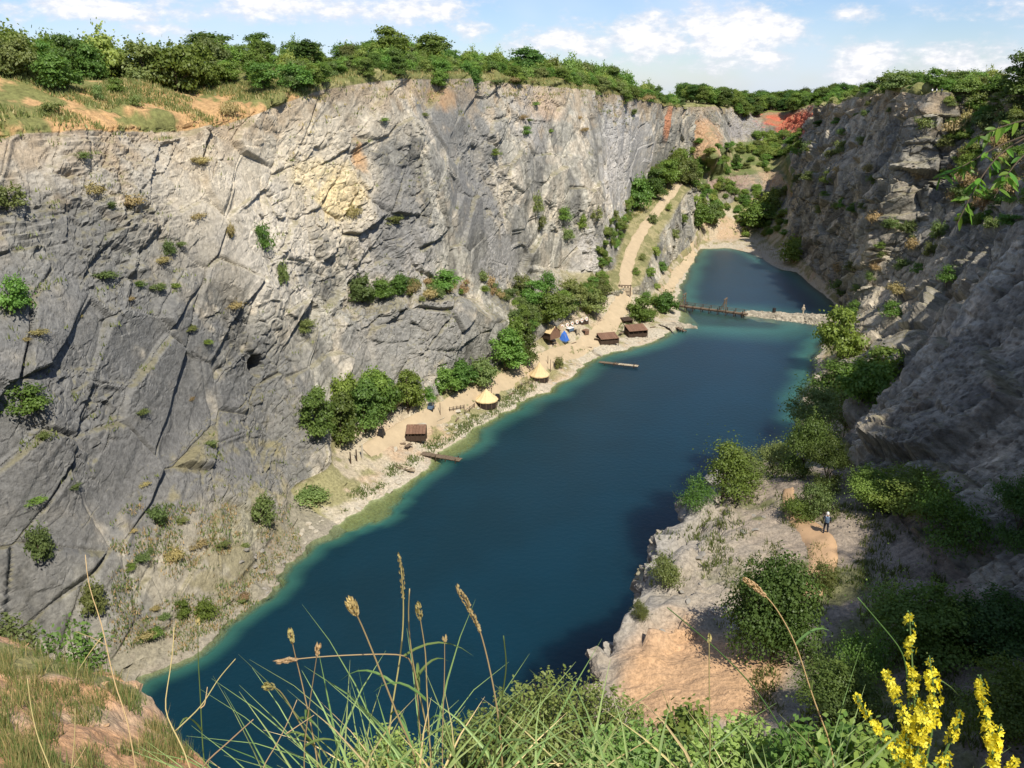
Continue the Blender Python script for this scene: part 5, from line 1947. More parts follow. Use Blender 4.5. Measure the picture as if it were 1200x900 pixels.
# ------------------------------------------------------------------ boulders
rocks, rocks_g, rocks_o = [], [], []
for s in range(5):
    r = np.random.default_rng(400 + s)
    import bmesh
    bm = bmesh.new()
    for q in r.normal(size=(22, 3)):
        q = q / np.linalg.norm(q) * r.uniform(.8, 1.05)
        bm.verts.new((q[0] * 1.1, q[1] * .85, q[2] * .55))
    ch = bmesh.ops.convex_hull(bm, input=bm.verts)
    bmesh.ops.delete(bm, geom=[g for g in ch['geom_interior'] if isinstance(g, bmesh.types.BMVert)], context='VERTS')
    me = bpy.data.meshes.new('boulder')
    bm.to_mesh(me)
    bm.free()
    me.materials.append(M['stone'])
    rocks.append(me)
    m2_ = me.copy()
    m2_.materials[0] = M['stone_grey']
    rocks_g.append(m2_)
    m3_ = me.copy()
    m3_.materials[0] = M['sand']
    rocks_o.append(m3_)


def boulder(px, py, size, lab, grp, grey=False):
    b = hit(px, py)
    if b is None:
        return
    o = link('boulder', random.choice((rocks, rocks_g, rocks_o)[int(grey)]), None, (b[0].x, b[0].y, b[0].z + size * .05),
             (random.uniform(-.3, .3), random.uniform(-.3, .3), random.uniform(0, 6)), (size * random.uniform(.7, 1.3), size * random.uniform(.7, 1.2), size * random.uniform(.6, 1.0)))
    tag(o, lab, 'boulder', grp)


shore_pix = [(350, 640), (390, 608), (432, 588), (466, 566), (500, 538), (560, 503), (600, 476), (650, 455), (690, 424), (720, 408), (765, 402), (785, 388)]
for i in range(150):
    t = random.random() * (len(shore_pix) - 1)
    k = int(t)
    f = t - k
    x = shore_pix[k][0] * (1 - f) + shore_pix[k + 1][0] * f
    y = shore_pix[k][1] * (1 - f) + shore_pix[k + 1][1] * f
    boulder(x + random.uniform(-12, 6), y + random.uniform(-12, 6), random.choice([.2, .25, .3, .35, .45, .5, .6, .8]), 'pale boulder among the stones along the left shoreline', 'pale boulders along the left shoreline')
for i in range(34):
    boulder(random.uniform(520, 590), random.uniform(478, 510), random.choice([.4, .5, .6, .8]), 'pale stone on the grassy bank below the pavilions', 'pale stones on the bank below the pavilions')
for i in range(30):
    boulder(random.uniform(876, 975), random.uniform(364, 382), random.choice([.25, .3, .4, .6]), 'pale boulder on the rocky causeway', 'pale boulders on the causeway')
for i in range(40):
    boulder(random.uniform(820, 920), random.uniform(284, 312), random.choice([.4, .6, .8, 1.2]), 'pale boulder on the far beach', 'pale boulders on the far beach')
for i in range(36):
    boulder(random.uniform(280, 345), random.uniform(640, 735), random.choice([.3, .4, .5, .7]), 'grey stone on the scree at the foot of the left cliff', 'grey stones on the scree', True)
for (px, py, s, lab) in [(492, 500, 1.6, 'big pale boulder at the roadside above the dark hut'), (502, 470, 1.5, 'tall pale boulder left of the blue-grey cart'), (463, 527, .8, 'single pale boulder in the grass below the dark hut'),
                         (414, 620, 1.4, 'flat pale rock in the shallows of the near beach'), (455, 597, 1.2, 'pale rock at the waterline of the near beach'), (668, 470, 2.0, 'big pale slab at the waterline below the pointed pavilion'),
                         (700, 415, 2.2, 'broad pale slab of rock beside the far jetty')]:
    boulder(px, py, s, lab, None)
for i in range(34):
    x, y = random.uniform(760, 900), 0
    y = random.uniform(590, 740)
    boulder(x, y, random.choice([.1, .12, .14, .18, .24, .32]), 'loose grey stone on the rocky bench', 'loose stones on the bench', True)


for i in range(26):
    px, py = random.uniform(0, 235), random.uniform(745, 895)
    b_ = hit(px, py)
    if b_ and b_[2] < 22:
        boulder(px, py, random.choice([.03, .04, .05, .06, .08]), 'loose orange stone on the near ledge', 'loose orange stones on the near ledge', 2)
# ------------------------------------------------------------------ people
def person(name, pos, rz, lab, cloth, pose='stand', helmet=True, grp=None, H=1.76):
    """one continuous skinned body"""
    J = {'pelvis': (0, 0, .95), 'waist': (0, .01, 1.10), 'chest': (0, .03, 1.32), 'neck': (0, .02, 1.50), 'head': (0, -.01, 1.60), 'crown': (0, -.01, 1.73)}
    E = [('pelvis', 'waist'), ('waist', 'chest'), ('chest', 'neck'), ('neck', 'head'), ('head', 'crown')]
    RD = {'pelvis': (.16, .12), 'waist': (.145, .11), 'chest': (.18, .13), 'neck': (.065, .065), 'head': (.095, .105), 'crown': (.07, .08)}
    for s, n in ((-1, 'l'), (1, 'r')):
        st = .10 if pose == 'walk' else 0.02
        J.update({n + 'hip': (s * .10, 0, .90), n + 'knee': (s * .12, -st * s - .02, .50), n + 'ankle': (s * .13, st * s * 1.2 + .03, .09), n + 'toe': (s * .15, st * s * 1.2 - .13, .045),
                  n + 'sho': (s * .20, .03, 1.42), n + 'elb': (s * .27, .04 + st * s, 1.14), n + 'wri': (s * .25, -.10 + st * s, .92), n + 'palm': (s * .245, -.14 + st * s, .86)})
        E += [('pelvis', n + 'hip'), (n + 'hip', n + 'knee'), (n + 'knee', n + 'ankle'), (n + 'ankle', n + 'toe'), ('chest', n + 'sho'), (n + 'sho', n + 'elb'), (n + 'elb', n + 'wri'), (n + 'wri', n + 'palm')]
        RD.update({n + 'hip': (.098, .10), n + 'knee': (.066, .066), n + 'ankle': (.045, .05), n + 'toe': (.04, .03), n + 'sho': (.065, .065), n + 'elb': (.046, .046), n + 'wri': (.032, .032), n + 'palm': (.036, .02)})
        for f in range(5):
            ln = (.05, .075, .082, .076, .06)[f]
            ox = (-.035, -.02, 0, .015, .028)[f] * (1 if f else 1.0)
            b = J[n + 'palm']
            J[n + 'f%d' % f] = (b[0], b[1] - .01 + ox, b[2] - ln * .55 + (.03 if f == 0 else 0))
            J[n + 'g%d' % f] = (b[0] - s * .02, b[1] - .02 + ox * 1.2, b[2] - ln + (.03 if f == 0 else 0))
            E += [(n + 'palm', n + 'f%d' % f), (n + 'f%d' % f, n + 'g%d' % f)]
            RD[n + 'f%d' % f] = (.009, .009)
            RD[n + 'g%d' % f] = (.008, .008)
    names = list(J)
    me = bpy.data.meshes.new('person_skeleton')
    me.from_pydata([J[k] for k in names], [(names.index(a), names.index(b)) for a, b in E], [])
    tmp = bpy.data.objects.new('tmp', me)
    col.objects.link(tmp)
    tmp.modifiers.new('skin', 'SKIN')
    for k, v in zip(names, me.skin_vertices[0].data):
        v.radius = RD[k]
        v.use_root = (k == 'pelvis')
    ss = tmp.modifiers.new('sub', 'SUBSURF')
    ss.levels = ss.render_levels = 1
    dg = bpy.context.evaluated_depsgraph_get()
    body = bpy.data.meshes.new_from_object(tmp.evaluated_get(dg))
    bpy.data.objects.remove(tmp)
    body.materials.clear()
    for mm in (cloth, 'navy', 'skin', 'black'):
        body.materials.append(M[mm])
    for pg in body.polygons:
        z = pg.center.z
        pg.material_index = 2 if (z > 1.49 or (z < .93 and abs(pg.center.x) > .20 and z > .7)) else (3 if z < .10 else (1 if z < 1.0 else 0))
        pg.use_smooth = True
    e = empty(name, pos, rz, H / 1.78)
    tag(e, lab, 'person', grp)
    link('body', body, e)
    MB().lathe([(.102, 1.60), (.108, 1.66), (.09, 1.74), (.05, 1.785), (0, 1.80)], 12).build('helmet' if helmet else 'hair', M['white'] if helmet else M['wood_dark'], e, None, True)
    MB().add([(-.012, -.115, 1.60), (.012, -.115, 1.60), (0, -.138, 1.585), (0, -.115, 1.625)], [(0, 1, 2), (0, 2, 3), (1, 3, 2)]).build('nose', M['skin'], e)
    for s in (-1, 1):
        MB().lathe([(0, -.01), (.011, 0), (0, .01)], 6, (s * .035, -.108, 1.625)).build('eye', M['black'], e)
    return e


p = gp(967, 626)
person('person', p, R(160), 'person in dark clothes and a white helmet standing on the bench path', 'navy')
q = empty('rucksack', p, R(160))
tag(q, 'dark rucksack with pale straps on the back of the helmeted person', 'rucksack')
MB().lathe([(.0, 1.08), (.16, 1.10), (.17, 1.3), (.13, 1.46), (0, 1.48)], 10, (0, .24, 0)).build('pack', M['bluegrey'], q)
for s in (-1, 1):
    MB().tube([(s * .1, .14, 1.15), (s * .13, -.13, 1.25), (s * .12, -.12, 1.40), (s * .1, .08, 1.50), (s * .1, .18, 1.44)], .018, 5).build('strap', M['white'], q)
for i, (px, py, cl_, lab) in enumerate([(1092, 111, 'cloth_white', 'leftmost person in white of the three on the right rim'), (1097, 111, 'cloth_white', 'middle person in white of the three on the right rim'),
                                        (1103, 111, 'bluegrey', 'person in darker clothes at the right of the three on the rim'), (1188, 108, 'cloth_white', 'person in white by the tall tree at the right frame edge')]):
    b = hit(px, py)
    if b is None or b[2] > 400:
        b = (Vector(W(px, py, Y=240)),)
        b = (drop(b[0].x, b[0].y) or b[0],)
    person('person', b[0], R(20 + 30 * i), lab, cl_, 'walk', False)

# ------------------------------------------------------------------ foreground plants
def ground_under(P):
    d = drop(P[0], P[1])
    return d if d is not None else Vector((P[0], P[1], 64.0))


def smooth_line(pts, n):
    pts = np.array(pts, float)
    t = np.linspace(0, 1, len(pts))
    tt = np.linspace(0, 1, n)
    out_ = []
    for k in range(3):
        # Catmull-Rom
        q = np.interp(tt, t, pts[:, k])
        out_.append(q)
    q = np.stack(out_, 1)
    for _ in range(3):
        q[1:-1] = q[1:-1] * .5 + (q[2:] + q[:-2]) * .25
    return q


def stalk(pix, t, lab, head=0.0, thick=.0022, mat='blade_dry', leaves=2, seedn=40, name='grass_stalk', group=None, hw=.010, droop=0.):
    """one grass stalk drawn through image points at distance t, rooted in the ground"""
    pts = [W(x, y, t=t * (1 + .03 * i)) for i, (x, y) in enumerate(pix)]
    root = ground_under(pts[-1] + (pts[-1] - pts[-2]) * .5)
    base = Vector(root)
    pts = pts + [np.array(root) - [0, 0, .05]]
    ln = smooth_line(pts, 22)
    thick = thick * 1.35
    hw = hw * 1.25
    r = np.random.default_rng(int(pix[0][0] * 7 + pix[0][1]))
    e = empty(name, base)
    tag(e, lab, 'grass', group)
    L = ln - np.array(base)
    MB().tube(L, np.linspace(thick * .5, thick, len(L)), 5).build('stem', M[mat], e, None, True)
    if head > 0:
        d = np.r_[0, np.cumsum(np.linalg.norm(np.diff(L, axis=0), axis=1))]
        mb = MB()
        for k in range(seedn):
            s = head * (k + r.uniform(0, 1)) / seedn
            p = np.array([np.interp(s, d, L[:, j]) for j in range(3)])
            tg = np.array([np.interp(s + .01, d, L[:, j]) for j in range(3)]) - p
            tg = -tg / np.linalg.norm(tg)
            o = r.normal(size=3)
            o -= tg * o.dot(tg)
            o /= np.linalg.norm(o)
            w_ = hw * math.sin(math.pi * min(1, (s / head) * .9 + .1)) ** .6
            q = p + o * w_ * .6
            tip = q + tg * .022 + o * w_ * .5
            sd_ = np.cross(tg, o) * .0045
            mb.add([q - tg * .004, q + sd_ + tg * .006 + o * .002, tip, q - sd_ + tg * .006 + o * .002, q + o * .006 + tg * .006], [(0, 1, 4), (1, 2, 4), (2, 3, 4), (3, 0, 4)])
        mb.build('seed_head', M['blade_dry'], e)
    for k in range(leaves):
        s = r.uniform(.45, .95)
        i = int(s * (len(L) - 1))
        p = L[i]
        a = r.uniform(-1, 1)
        ln_ = r.uniform(.12, .30)
        dr = np.array([a, r.uniform(-.4, .4), .5])
        dr /= np.linalg.norm(dr)
        q = [p + dr * ln_ * f + np.array([0, 0, -1]) * ln_ * .7 * f ** 2.2 for f in np.linspace(0, 1, 7)]
        MB().blade(q, [.013 * (1 - f ** 2) + .001 for f in np.linspace(0, 1, 7)]).build('leaf', M['blade'], e)
    return e


stalk([(410, 705), (424, 732), (448, 792), (470, 850), (492, 893)], 2.6, 'dry stalk with a plump pale seed head, leaning left', .075, .0030, seedn=70, hw=.014)
stalk([(468, 652), (472, 682), (473, 712), (472, 745), (467, 785), (458, 835), (452, 893)], 2.7, 'tallest dry grass stalk with a thin pointed tip', .22, .0028, seedn=30, hw=.005, leaves=4)
stalk([(480, 690), (478, 720), (481, 760), (488, 800), (500, 850), (508, 893)], 2.7, 'dry stalk with bent blades right beside the tallest stalk', 0, .0028, leaves=4)
stalk([(536, 688), (548, 708), (562, 735), (573, 778), (583, 830), (590, 893)], 2.6, 'long slender seed head leaning left at centre', .26, .0026, seedn=60, hw=.007)
stalk([(340, 740), (345, 765), (352, 792), (362, 838), (373, 893)], 2.6, 'thin brown stalk with a narrow head left of the clump', .07, .0020, seedn=30, hw=.006)
stalk([(312, 804), (326, 806), (337, 822), (350, 845), (366, 872), (382, 895)], 2.6, 'drooping dry stalk with a nodding head at left', .06, .0026, seedn=36, hw=.010)
stalk([(373, 757), (368, 790), (362, 830), (354, 893)], 2.6, 'thin pale stalk crossing the brown one', .05, .0018, seedn=24, hw=.006)
stalk([(327, 775), (365, 770), (420, 767), (470, 766), (484, 772), (490, 820), (494, 893)], 2.65, 'broken dry stalk lying level across the water', .07, .0024, seedn=30, hw=.006, leaves=1)
stalk([(490, 710), (494, 735), (499, 765), (500, 810), (505, 893)], 2.65, 'straight green stalk with a ragged head right of the clump', .08, .0022, seedn=34, hw=.008)
stalk([(521, 748), (521, 790), (519, 840), (518, 893)], 2.65, 'single straight dark thin stalk in front of the water', .02, .0018, seedn=10, hw=.004, leaves=0)
stalk([(590, 745), (594, 780), (588, 820), (578, 893)], 2.6, 'green blade stalk curving right of the slender head', 0, .0026, 'blade', leaves=2)
stalk([(874, 680), (899, 698), (916, 722), (933, 755), (944, 790), (960, 840), (985, 893)], 2.7, 'arching stalk with a loose head above the large round bush', .14, .0022, seedn=44, hw=.008)
stalk([(831, 748), (831, 800), (832, 850), (832, 897)], 2.6, 'straight vertical dry stalk over the sand patch', .02, .0022, seedn=10, hw=.004, leaves=0)
stalk([(782, 712), (810, 735), (845, 765), (885, 805), (920, 860), (935, 897)], 2.7, 'long pale arching blade over the sand patch', 0, .0024, 'blade', leaves=1)
stalk([(1005, 700), (1035, 735), (1060, 765), (1064, 800), (1066, 860), (1068, 897)], 2.7, 'bent green blade left of the yellow flowers', 0, .0026, 'blade', leaves=2)
stalk([(232, 728), (232, 770), (235, 820), (238, 893)], 2.6, 'thin upright green stem at left over the water', .02, .0018, 'blade', leaves=1, seedn=8, hw=.004)


def twig(lines, t, lab, th=.0035):
    th = th * .72
    pts0 = [W(x, y, t=t) for (x, y) in lines[0]]
    root = ground_under(pts0[-1])
    e = empty('dry_twig', root)
    tag(e, lab, 'twig')
    base = np.array(root)
    for j, l in enumerate(lines):
        q = [W(x, y, t=t) for (x, y) in l]
        if j == 0:
            q = q + [base - [0, 0, .05]]
        ln = smooth_line(q, 16) - base
        MB().tube(ln, np.linspace(th * .5, th, 16) * (1 if j == 0 else .8), 6).build('stem' if j == 0 else 'side_twig', M['blade_dry'], e, None, True)


twig([[(204, 735), (203, 770), (194, 815), (191, 835), (204, 856), (222, 890), (232, 930)], [(276, 772), (256, 795), (236, 828), (205, 857)], [(243, 805), (240, 826), (235, 830)]], 2.4, 'forked pale dry twig standing up over the water at left')
twig([[(297, 843), (280, 858), (262, 875), (235, 897), (225, 930)]], 2.4, 'short straight dry twig at bottom left', .004)
twig([[(100, 650), (101, 685), (110, 705), (120, 728), (126, 765), (133, 800), (143, 830), (156, 842), (158, 930)], [(88, 740), (110, 748), (126, 757)], [(92, 785), (105, 765), (118, 748)]], 2.4, 'tall thin weed stem with a crooked top at far left', .003)
twig([[(88, 830), (88, 860), (84, 900), (80, 940)], [(101, 875), (92, 890), (85, 900)]], 2.4, 'small dry stem over the orange ledge', .003)
twig([[(32, 795), (36, 830), (45, 870), (60, 900), (66, 940)]], 2.4, 'faint dry stem at the bottom left corner', .003)
twig([[(348, 820), (336, 850), (320, 880), (306, 900), (300, 940)], [(368, 838), (350, 850), (335, 860)]], 2.5, 'dry twig with a yellow node below the nodding stalk', .003)


def blades(name, lab, pixes, t0, n, lmin, lmax, wid, mat, seed, spread, tilt):
    """a tussock of blades"""
    r = np.random.default_rng(seed)
    px, py = pixes
    c = W(px, py, t=t0)
    g_ = ground_under(c)
    e = empty(name, g_)
    tag(e, lab, 'grass')
    mb, mb2 = MB(), MB()
    for k in range(n):
        a = r.uniform(0, 6.28)
        q0 = np.array([math.cos(a), math.sin(a) * .5, 0]) * spread * math.sqrt(r.uniform(0, 1))
        gz = ground_under(np.array(g_) + q0)
        q0[2] = gz.z - g_.z - .03
        need = (c[2] - g_.z)
        L = need + r.uniform(lmin, lmax)
        dr = np.array([r.normal(0, tilt), r.normal(0, tilt * .5), 1.0])
        dr /= np.linalg.norm(dr)
        bend = np.array([r.normal(0, 1), r.normal(0, .5), 0])
        bend /= np.linalg.norm(bend)
        am = r.uniform(.15, .8)
        pl_ = [q0 + dr * L * f + bend * L * am * f ** 2.6 - np.array([0, 0, 1]) * L * am * .55 * f ** 3.2 for f in np.linspace(0, 1, 9)]
        w_ = wid * r.uniform(.6, 1.3)
        (mb if r.random() < .86 else mb2).blade(pl_, [w_ * (1 - f ** 2.2) + .0008 for f in np.linspace(0, 1, 9)], up=(r.normal(0, .4), -1, .3))
    for nm, b_, mt in (('green_blades', mb, mat), ('dry_blades', mb2, 'blade_dry')):
        if b_.v:
            o = b_.build(nm, M[mt], e)
            o['kind'] = 'stuff'
            at = o.data.attributes.new('rnd', 'FLOAT', 'POINT')
            at.data.foreach_set('value', np.repeat(r.uniform(0, 1, len(o.data.vertices) // 27), 27).astype(np.float32))


for i, (px, py, t0, n, lab) in enumerate([(350, 900, 2.7, 26, 'grass tussock left of the tall dry stalks'), (400, 905, 2.6, 34, 'thin grass tussock below the nodding stalk'), (440, 890, 2.7, 40, 'grass tussock around the leaning plump seed head'),
                                          (478, 880, 2.7, 60, 'dense bright tussock at the foot of the tallest stalk'), (510, 880, 2.8, 60, 'dense yellowish tussock right of the tallest stalk'), (545, 905, 2.7, 40, 'grass tussock below the slender head'),
                                          (590, 905, 2.8, 30, 'grass tussock in front of the leafy bush'), (640, 915, 2.8, 26, 'sparse tussock in front of the leafy bush, right half'), (690, 905, 2.7, 36, 'broad-bladed tussock at bottom centre'),
                                          (740, 900, 2.7, 36, 'broad-bladed tussock below the sand patch'), (790, 905, 2.7, 34, 'arching tussock left of the vertical stalk'), (840, 905, 2.7, 36, 'arching tussock at the foot of the vertical stalk'),
                                          (890, 900, 2.8, 40, 'green tussock below the large round bush'), (935, 900, 2.8, 40, 'green tussock left of the yellow flowers'), (980, 900, 2.8, 34, 'tussock at the foot of the leaning flower spike'),
                                          (1030, 915, 2.9, 26, 'tussock under the yellow flowers'), (1110, 920, 2.9, 22, 'tussock between the two flower stems'), (1175, 915, 2.9, 24, 'tussock at the lower right corner')]):
    blades('grass_tussock', lab, (px, py), t0, int(n * (1.1 if px < 530 else .45)), .05, .42 if px < 560 else .33, .0125 if px < 640 else .015, 'blade', 500 + i, .16, .22)


for i, (px, py, t0, n, lab) in enumerate([(335, 902, 2.5, 9, 'broad green blades at the left end of the grass'), (375, 900, 2.5, 11, 'broad arching blades left of the tall stalks'), (415, 895, 2.5, 12, 'broad blades below the plump seed head'),
                                          (470, 888, 2.55, 13, 'broad upright blades at the foot of the tallest stalk'), (520, 890, 2.6, 11, 'broad blades right of the tallest stalk'), (575, 900, 2.6, 8, 'broad blades in front of the bush'),
                                          (680, 900, 2.5, 10, 'broad upright blades at bottom centre'), (735, 898, 2.5, 10, 'broad blades below the sand'), (800, 900, 2.5, 8, 'broad arching blades left of the straight stalk'),
                                          (870, 898, 2.6, 10, 'broad blades right of the straight stalk'), (940, 898, 2.6, 9, 'broad blades left of the flowers')]):
    blades('broad_grass', lab, (px, py), t0, n, .10, .40 if px < 560 else .28, .021, 'blade', 560 + i, .12, .24)


def sprig_bush(name, lab, px, py, t0, wpx, hpx, ntw, nleaf, leaf, mat, seed, up=.8):
    """bush of leafy twigs near the camera"""
    r = np.random.default_rng(seed)
    c = W(px, py, t=t0)
    m = t0 / FPX
    g_ = ground_under(c)
    zt = c[2] - g_.z
    e = empty(name, g_)
    tag(e, lab, 'shrub')
    mb = MB()
    ctr, nor, rnd = [], [], []
    for k in range(ntw):
        a = r.uniform(0, 6.28)
        rr = math.sqrt(r.uniform(0, 1)) * wpx * m / 2
        hx = zt + hpx * m * (1 - .55 * (rr / (wpx * m / 2)) ** 2) * r.uniform(.35, 1.0) ** .8 * 1.2
        tip = np.array([math.cos(a) * rr, math.sin(a) * rr * .8, hx])
        b = np.array([tip[0] * .15, tip[1] * .15, -.1])
        mid = b * .45 + tip * .55 + np.array([tip[0] * .12, tip[1] * .12, -.05])
        ln = smooth_line([b, mid, tip], 9)
        mb.tube(ln, np.linspace(.012, .002, 9), 4, False)
        tw = r.uniform(0, 1)
        for q in range(nleaf):
            f = 1 - r.uniform(0, .62) ** 1.2
            p = np.array([np.interp(f, np.linspace(0, 1, 9), ln[:, j]) for j in range(3)])
            o = r.normal(size=3)
            o /= np.linalg.norm(o)
            ctr.append(p + o * leaf * r.uniform(.6, 3.2))
            nn = o * .5 + np.array([0, -.15, .8]) + r.normal(size=3) * .45
            nor.append(nn / np.linalg.norm(nn))
            rnd.append(np.clip(tw * .5 + r.uniform(0, .5), 0, 1))
    mb.build('stems', M['bark'], e)
    V, F, rn = quads(np.array(ctr), np.array(nor), leaf * r.uniform(.6, 1.25, len(ctr)), np.array(rnd), 1.7, r)
    link('foliage', np_mesh('foliage', V, F, M[mat], False, None, {'rnd': rn}), e)


sprig_bush('leafy_bush', 'leafy green bush in the foreground in front of the sand patch', 655, 905, 9.0, 235, 112, 300, 70, .026, 'leaf_fore', 601)
sprig_bush('leafy_bush', 'smaller leafy bush behind the yellowish tussock', 560, 905, 9.5, 130, 75, 100, 60, .026, 'leaf_fore', 602)
sprig_bush('leafy_bush', 'low leafy bush between the dense tussocks and the water', 455, 912, 8.0, 110, 60, 80, 60, .024, 'leaf_fore', 603)
sprig_bush('dark_bush', 'darker rounded-leaf bush right of the leafy bush', 800, 900, 8.0, 80, 90, 50, 44, .045, 'leaf', 604)
sprig_bush('dark_bush', 'dark weeds under the yellow flowers', 1000, 930, 6.0, 170, 80, 70, 40, .045, 'leaf', 605)
sprig_bush('leafy_bush', 'leafy weeds below the sand patch at the bottom edge', 745, 915, 7.0, 150, 62, 110, 50, .030, 'leaf_fore', 611)
sprig_bush('leafy_bush', 'leafy weeds at the bottom edge below the large round bush', 870, 918, 6.5, 170, 66, 120, 50, .032, 'leaf_fore', 612)
sprig_bush('leafy_bush', 'tangled weeds at the bottom edge left of the yellow flowers', 960, 915, 6.0, 130, 70, 90, 46, .034, 'leaf', 613)
sprig_bush('ledge_bush', 'bright green bush behind the orange ledge at left', 82, 775, 15.5, 85, 50, 90, 60, .06, 'leaf', 606)
sprig_bush('ledge_bush', 'pale dry shrub at the top of the orange ledge', 15, 745, 14.0, 50, 26, 40, 40, .05, 'leaf_olive', 607)
sprig_bush('ledge_bush', 'low olive shrub on the orange ledge', 105, 870, 9.5, 70, 26, 40, 34, .03, 'leaf_olive', 608)
sprig_bush('ledge_bush', 'grey-green tuft on the left of the orange ledge', 25, 850, 9.0, 90, 40, 60, 36, .03, 'leaf_olive', 609)
sprig_bush('ledge_bush', 'bright tuft in the bottom left corner', 10, 900, 8.0, 60, 30, 40, 30, .03, 'leaf', 610)

# grass on the orange ledge
pts = []
for i in range(2600):
    px, py = random.uniform(-20, 240), random.uniform(735, 930)
    if vnoise(np.array([[px / 26, py / 20, 0]]), 33)[0] < .42:
        continue
    b = hit(px, py)
    if b and b[2] < 25:
        pts.append(tuple(b[0]))
turf('ledge_grass', pts, 'thin dry and green grass on the orange ledge', 'leaf_olive', .11, .014, 8, 34)
turf('ledge_dry_grass', pts[::2], 'straw-coloured grass on the orange ledge', 'leaf_dry', .14, .012, 9, 35)


# ------------------------------------------------------------------ yellow flowering mullein
def mullein(lab, root_px, spikes, t, seed):
    r = np.random.default_rng(seed)
    c = W(root_px[0], root_px[1], t=t)
    g_ = ground_under(c)
    base = np.array(g_)
    e = empty('yellow_mullein', g_)
    tag(e, lab, 'flower')
    for (pl_, n, dense) in spikes:
        P_ = [W(x, y, t=t * (1 + r.uniform(-.01, .01))) for (x, y) in pl_]
        ln = smooth_line(P_ + [c, base - [0, 0, .05]], 20) - base
        MB().tube(ln, np.linspace(.0025, .006, 20), 5).build('stem', M['blade'], e)
        fl = np.array(P_) - base
        d = np.r_[0, np.cumsum(np.linalg.norm(np.diff(fl, axis=0), axis=1))]
        mb, bud = MB(), MB()
        for k in range(n):
            s = d[-1] * r.uniform(0, 1)
            clus = .35 + .65 * (math.sin(s * 46 + seed) > -.35)
            if r.random() > clus:
                continue
            p = np.array([np.interp(s, d, fl[:, j]) for j in range(3)])
            o = r.normal(size=3)
            o[2] = o[2] * .5 + .2
            o /= np.linalg.norm(o)
            p = p + o * dense * r.uniform(.5, 1.0) * (.5 + .5 * min(1, s / .06))
            a = np.cross(o, r.normal(size=3))
            a /= np.linalg.norm(a)
            b = np.cross(o, a)
            R0 = .0135 * r.uniform(.7, 1.2)
            for q in range(5):
                th = 2 * math.pi * q / 5
                u1 = a * math.cos(th) + b * math.sin(th)
                u2 = a * math.cos(th + .5) + b * math.sin(th + .5)
                u3 = a * math.cos(th - .5) + b * math.sin(th - .5)
                mb.add([p, p + u3 * R0 * .75 + o * .002, p + u1 * R0 * 1.1 + o * .004, p + u2 * R0 * .75 + o * .002], [(0, 1, 2, 3)])
        for k in range(int(n * .5)):
            s = d[-1] * r.uniform(0, 1)
            p = np.array([np.interp(s, d, fl[:, j]) for j in range(3)])
            o = r.normal(size=3)
            o /= np.linalg.norm(o)
            p = p + o * dense * .5
            bud.lathe([(0, -.004), (.004, 0), (0, .005)], 5, p)
        f_ = mb.build('flower_spike', M['petal'], e)
        f_['kind'] = 'stuff'
        at = f_.data.attributes.new('rnd', 'FLOAT', 'POINT')
        at.data.foreach_set('value', np.repeat(r.uniform(0, 1, len(f_.data.vertices) // 4), 4).astype(np.float32))
        bb = bud.build('buds', M['blade'], e)
        bb['kind'] = 'stuff'
    for k in range(12):
        a = r.uniform(0, 6.28)
        z = (c[2] - g_.z) * r.uniform(.2, 1.05)
        L = r.uniform(.10, .22)
        dr = np.array([math.cos(a), math.sin(a) * .6, .45])
        ax = np.array([(c[0] - base[0]) * z / max(.1, c[2] - base[2]), (c[1] - base[1]) * z / max(.1, c[2] - base[2]), z])
        q = [ax + dr * L * f - np.array([0, 0, 1]) * L * .5 * f ** 2 for f in np.linspace(0, 1, 7)]
        MB().blade(q, [.035 * math.sin(math.pi * min(.97, f * .9 + .08)) + .001 for f in np.linspace(0, 1, 7)]).build('leaf', M['leaf'], e)


mullein('large yellow flowering mullein with several spikes in the foreground at right', (1080, 915),
        [([(1066, 718), (1067, 745), (1069, 775), (1072, 830), (1075, 870)], 130, .020), ([(1089, 768), (1092, 790), (1096, 820), (1092, 860)], 110, .022),
         ([(1038, 788), (1046, 805), (1057, 835), (1070, 870)], 100, .020), ([(1003, 815), (1015, 835), (1035, 862), (1055, 890)], 70, .014),
         ([(1084, 825), (1080, 850), (1075, 880), (1070, 905)], 190, .036), ([(1126, 832), (1120, 850), (1112, 872), (1100, 900)], 50, .016),
         ([(1062, 860), (1060, 880), (1066, 905)], 60, .03), ([(1112, 885), (1110, 900), (1105, 915)], 40, .02)], 2.9, 701)
mullein('slimmer yellow mullein at the right of the large one', (1165, 915),
        [([(1149, 793), (1151, 815), (1156, 845), (1163, 880), (1166, 905)], 130, .022), ([(1172, 850), (1168, 870), (1164, 895)], 50, .016), ([(1193, 888), (1186, 898), (1178, 910)], 30, .014)], 2.9, 702)

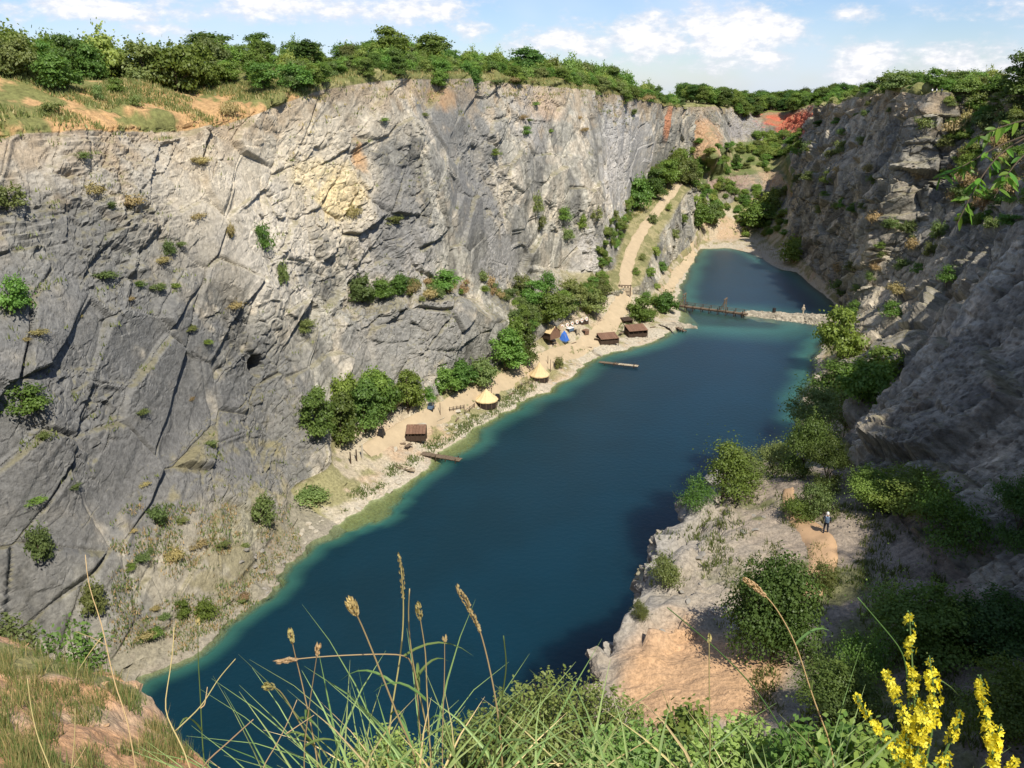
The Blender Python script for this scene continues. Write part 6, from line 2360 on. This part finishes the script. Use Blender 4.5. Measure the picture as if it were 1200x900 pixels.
# ------------------------------------------------------------------ sapling hanging into the picture from the right
g_ = ground_under((7.6, 6.6, 0))
e = empty('leaning_sapling', g_)
tag(e, 'leaning sapling with pale green leaflets hanging into the picture at right', 'tree')
base = np.array(g_)
top = W(1290, 130, t=6.6)
tl = smooth_line([base - [0, 0, .2], base * .7 + top * .3 + [.15, .1, .05], base * .35 + top * .65 + [-.05, .05, .1], top], 12) - base
MB().tube(tl, np.linspace(.045, .018, 12), 7).build('trunk', M['bark'], e)
r = np.random.default_rng(810)
for bi_, (pl_, nlf) in enumerate([([(1290, 130), (1180, 165), (1150, 182), (1120, 200), (1100, 208)], 16), ([(1290, 130), (1195, 160), (1165, 185), (1145, 215), (1130, 245), (1122, 262)], 22),
                                  ([(1290, 130), (1210, 175), (1195, 185), (1180, 205), (1165, 232)], 12), ([(1290, 130), (1200, 140), (1170, 150), (1140, 162)], 12),
                                  ([(1290, 130), (1300, 60), (1290, 10), (1275, -40)], 26), ([(1290, 130), (1340, 80), (1380, 30), (1400, -20)], 26), ([(1290, 130), (1350, 150), (1400, 190), (1440, 240)], 26),
                                  ([(1310, 250), (1270, 260), (1250, 300), (1240, 340)], 20), ([(1320, 300), (1380, 300), (1420, 340), (1450, 400)], 26), ([(1290, 130), (1250, 90), (1235, 50), (1228, 20)], 20),
                                  ([(1330, 400), (1290, 420), (1265, 470), (1250, 520)], 22)]):
    P_ = np.array([W(x, y, t=6.6 - .1 * bi_) for (x, y) in pl_]) - base
    ln = smooth_line(P_, 14)
    br = MB().tube(ln, np.linspace(.007, .0025, 14), 5).build('branch', M['bark'], e)
    for k in range(nlf):
        f = r.uniform(.3, 1.0)
        p = np.array([np.interp(f, np.linspace(0, 1, 14), ln[:, j]) for j in range(3)])
        dr = np.array([r.normal(0, 1), r.normal(0, .6), r.uniform(-.9, .3)])
        dr /= np.linalg.norm(dr)
        L = r.uniform(.07, .14)
        q = [p + dr * L * s + np.array([0, 0, -1]) * L * .35 * s ** 2 for s in np.linspace(0, 1, 6)]
        o = MB().blade(q, [.036 * math.sin(math.pi * min(.97, s * .85 + .12)) + .001 for s in np.linspace(0, 1, 6)], up=(r.normal(0, .3), -.6, .8)).build('leaf', M['leaf_bright'], br)


# ------------------------------------------------------------------ labels of look-alikes that can be counted: say which one
def ordinal(n):
    return '%d%s' % (n, 'th' if 10 <= n % 100 <= 20 else {1: 'st', 2: 'nd', 3: 'rd'}.get(n % 10, 'th'))


fam = {}
for o in sc.objects:
    if o.parent is None and o.get('group') and o.get('label'):
        fam.setdefault(o['label'], []).append(o)
for lab, lst in fam.items():
    if 2 <= len(lst) <= 60 and len(lab.split()) <= 12:
        lst.sort(key=lambda o: float(to_pix(np.array(o.location))[0]))
        for k, o in enumerate(lst):
            o['label'] = lab + ', ' + ('leftmost' if k == 0 else 'rightmost' if k == len(lst) - 1 else ordinal(k + 1) + ' from the left')
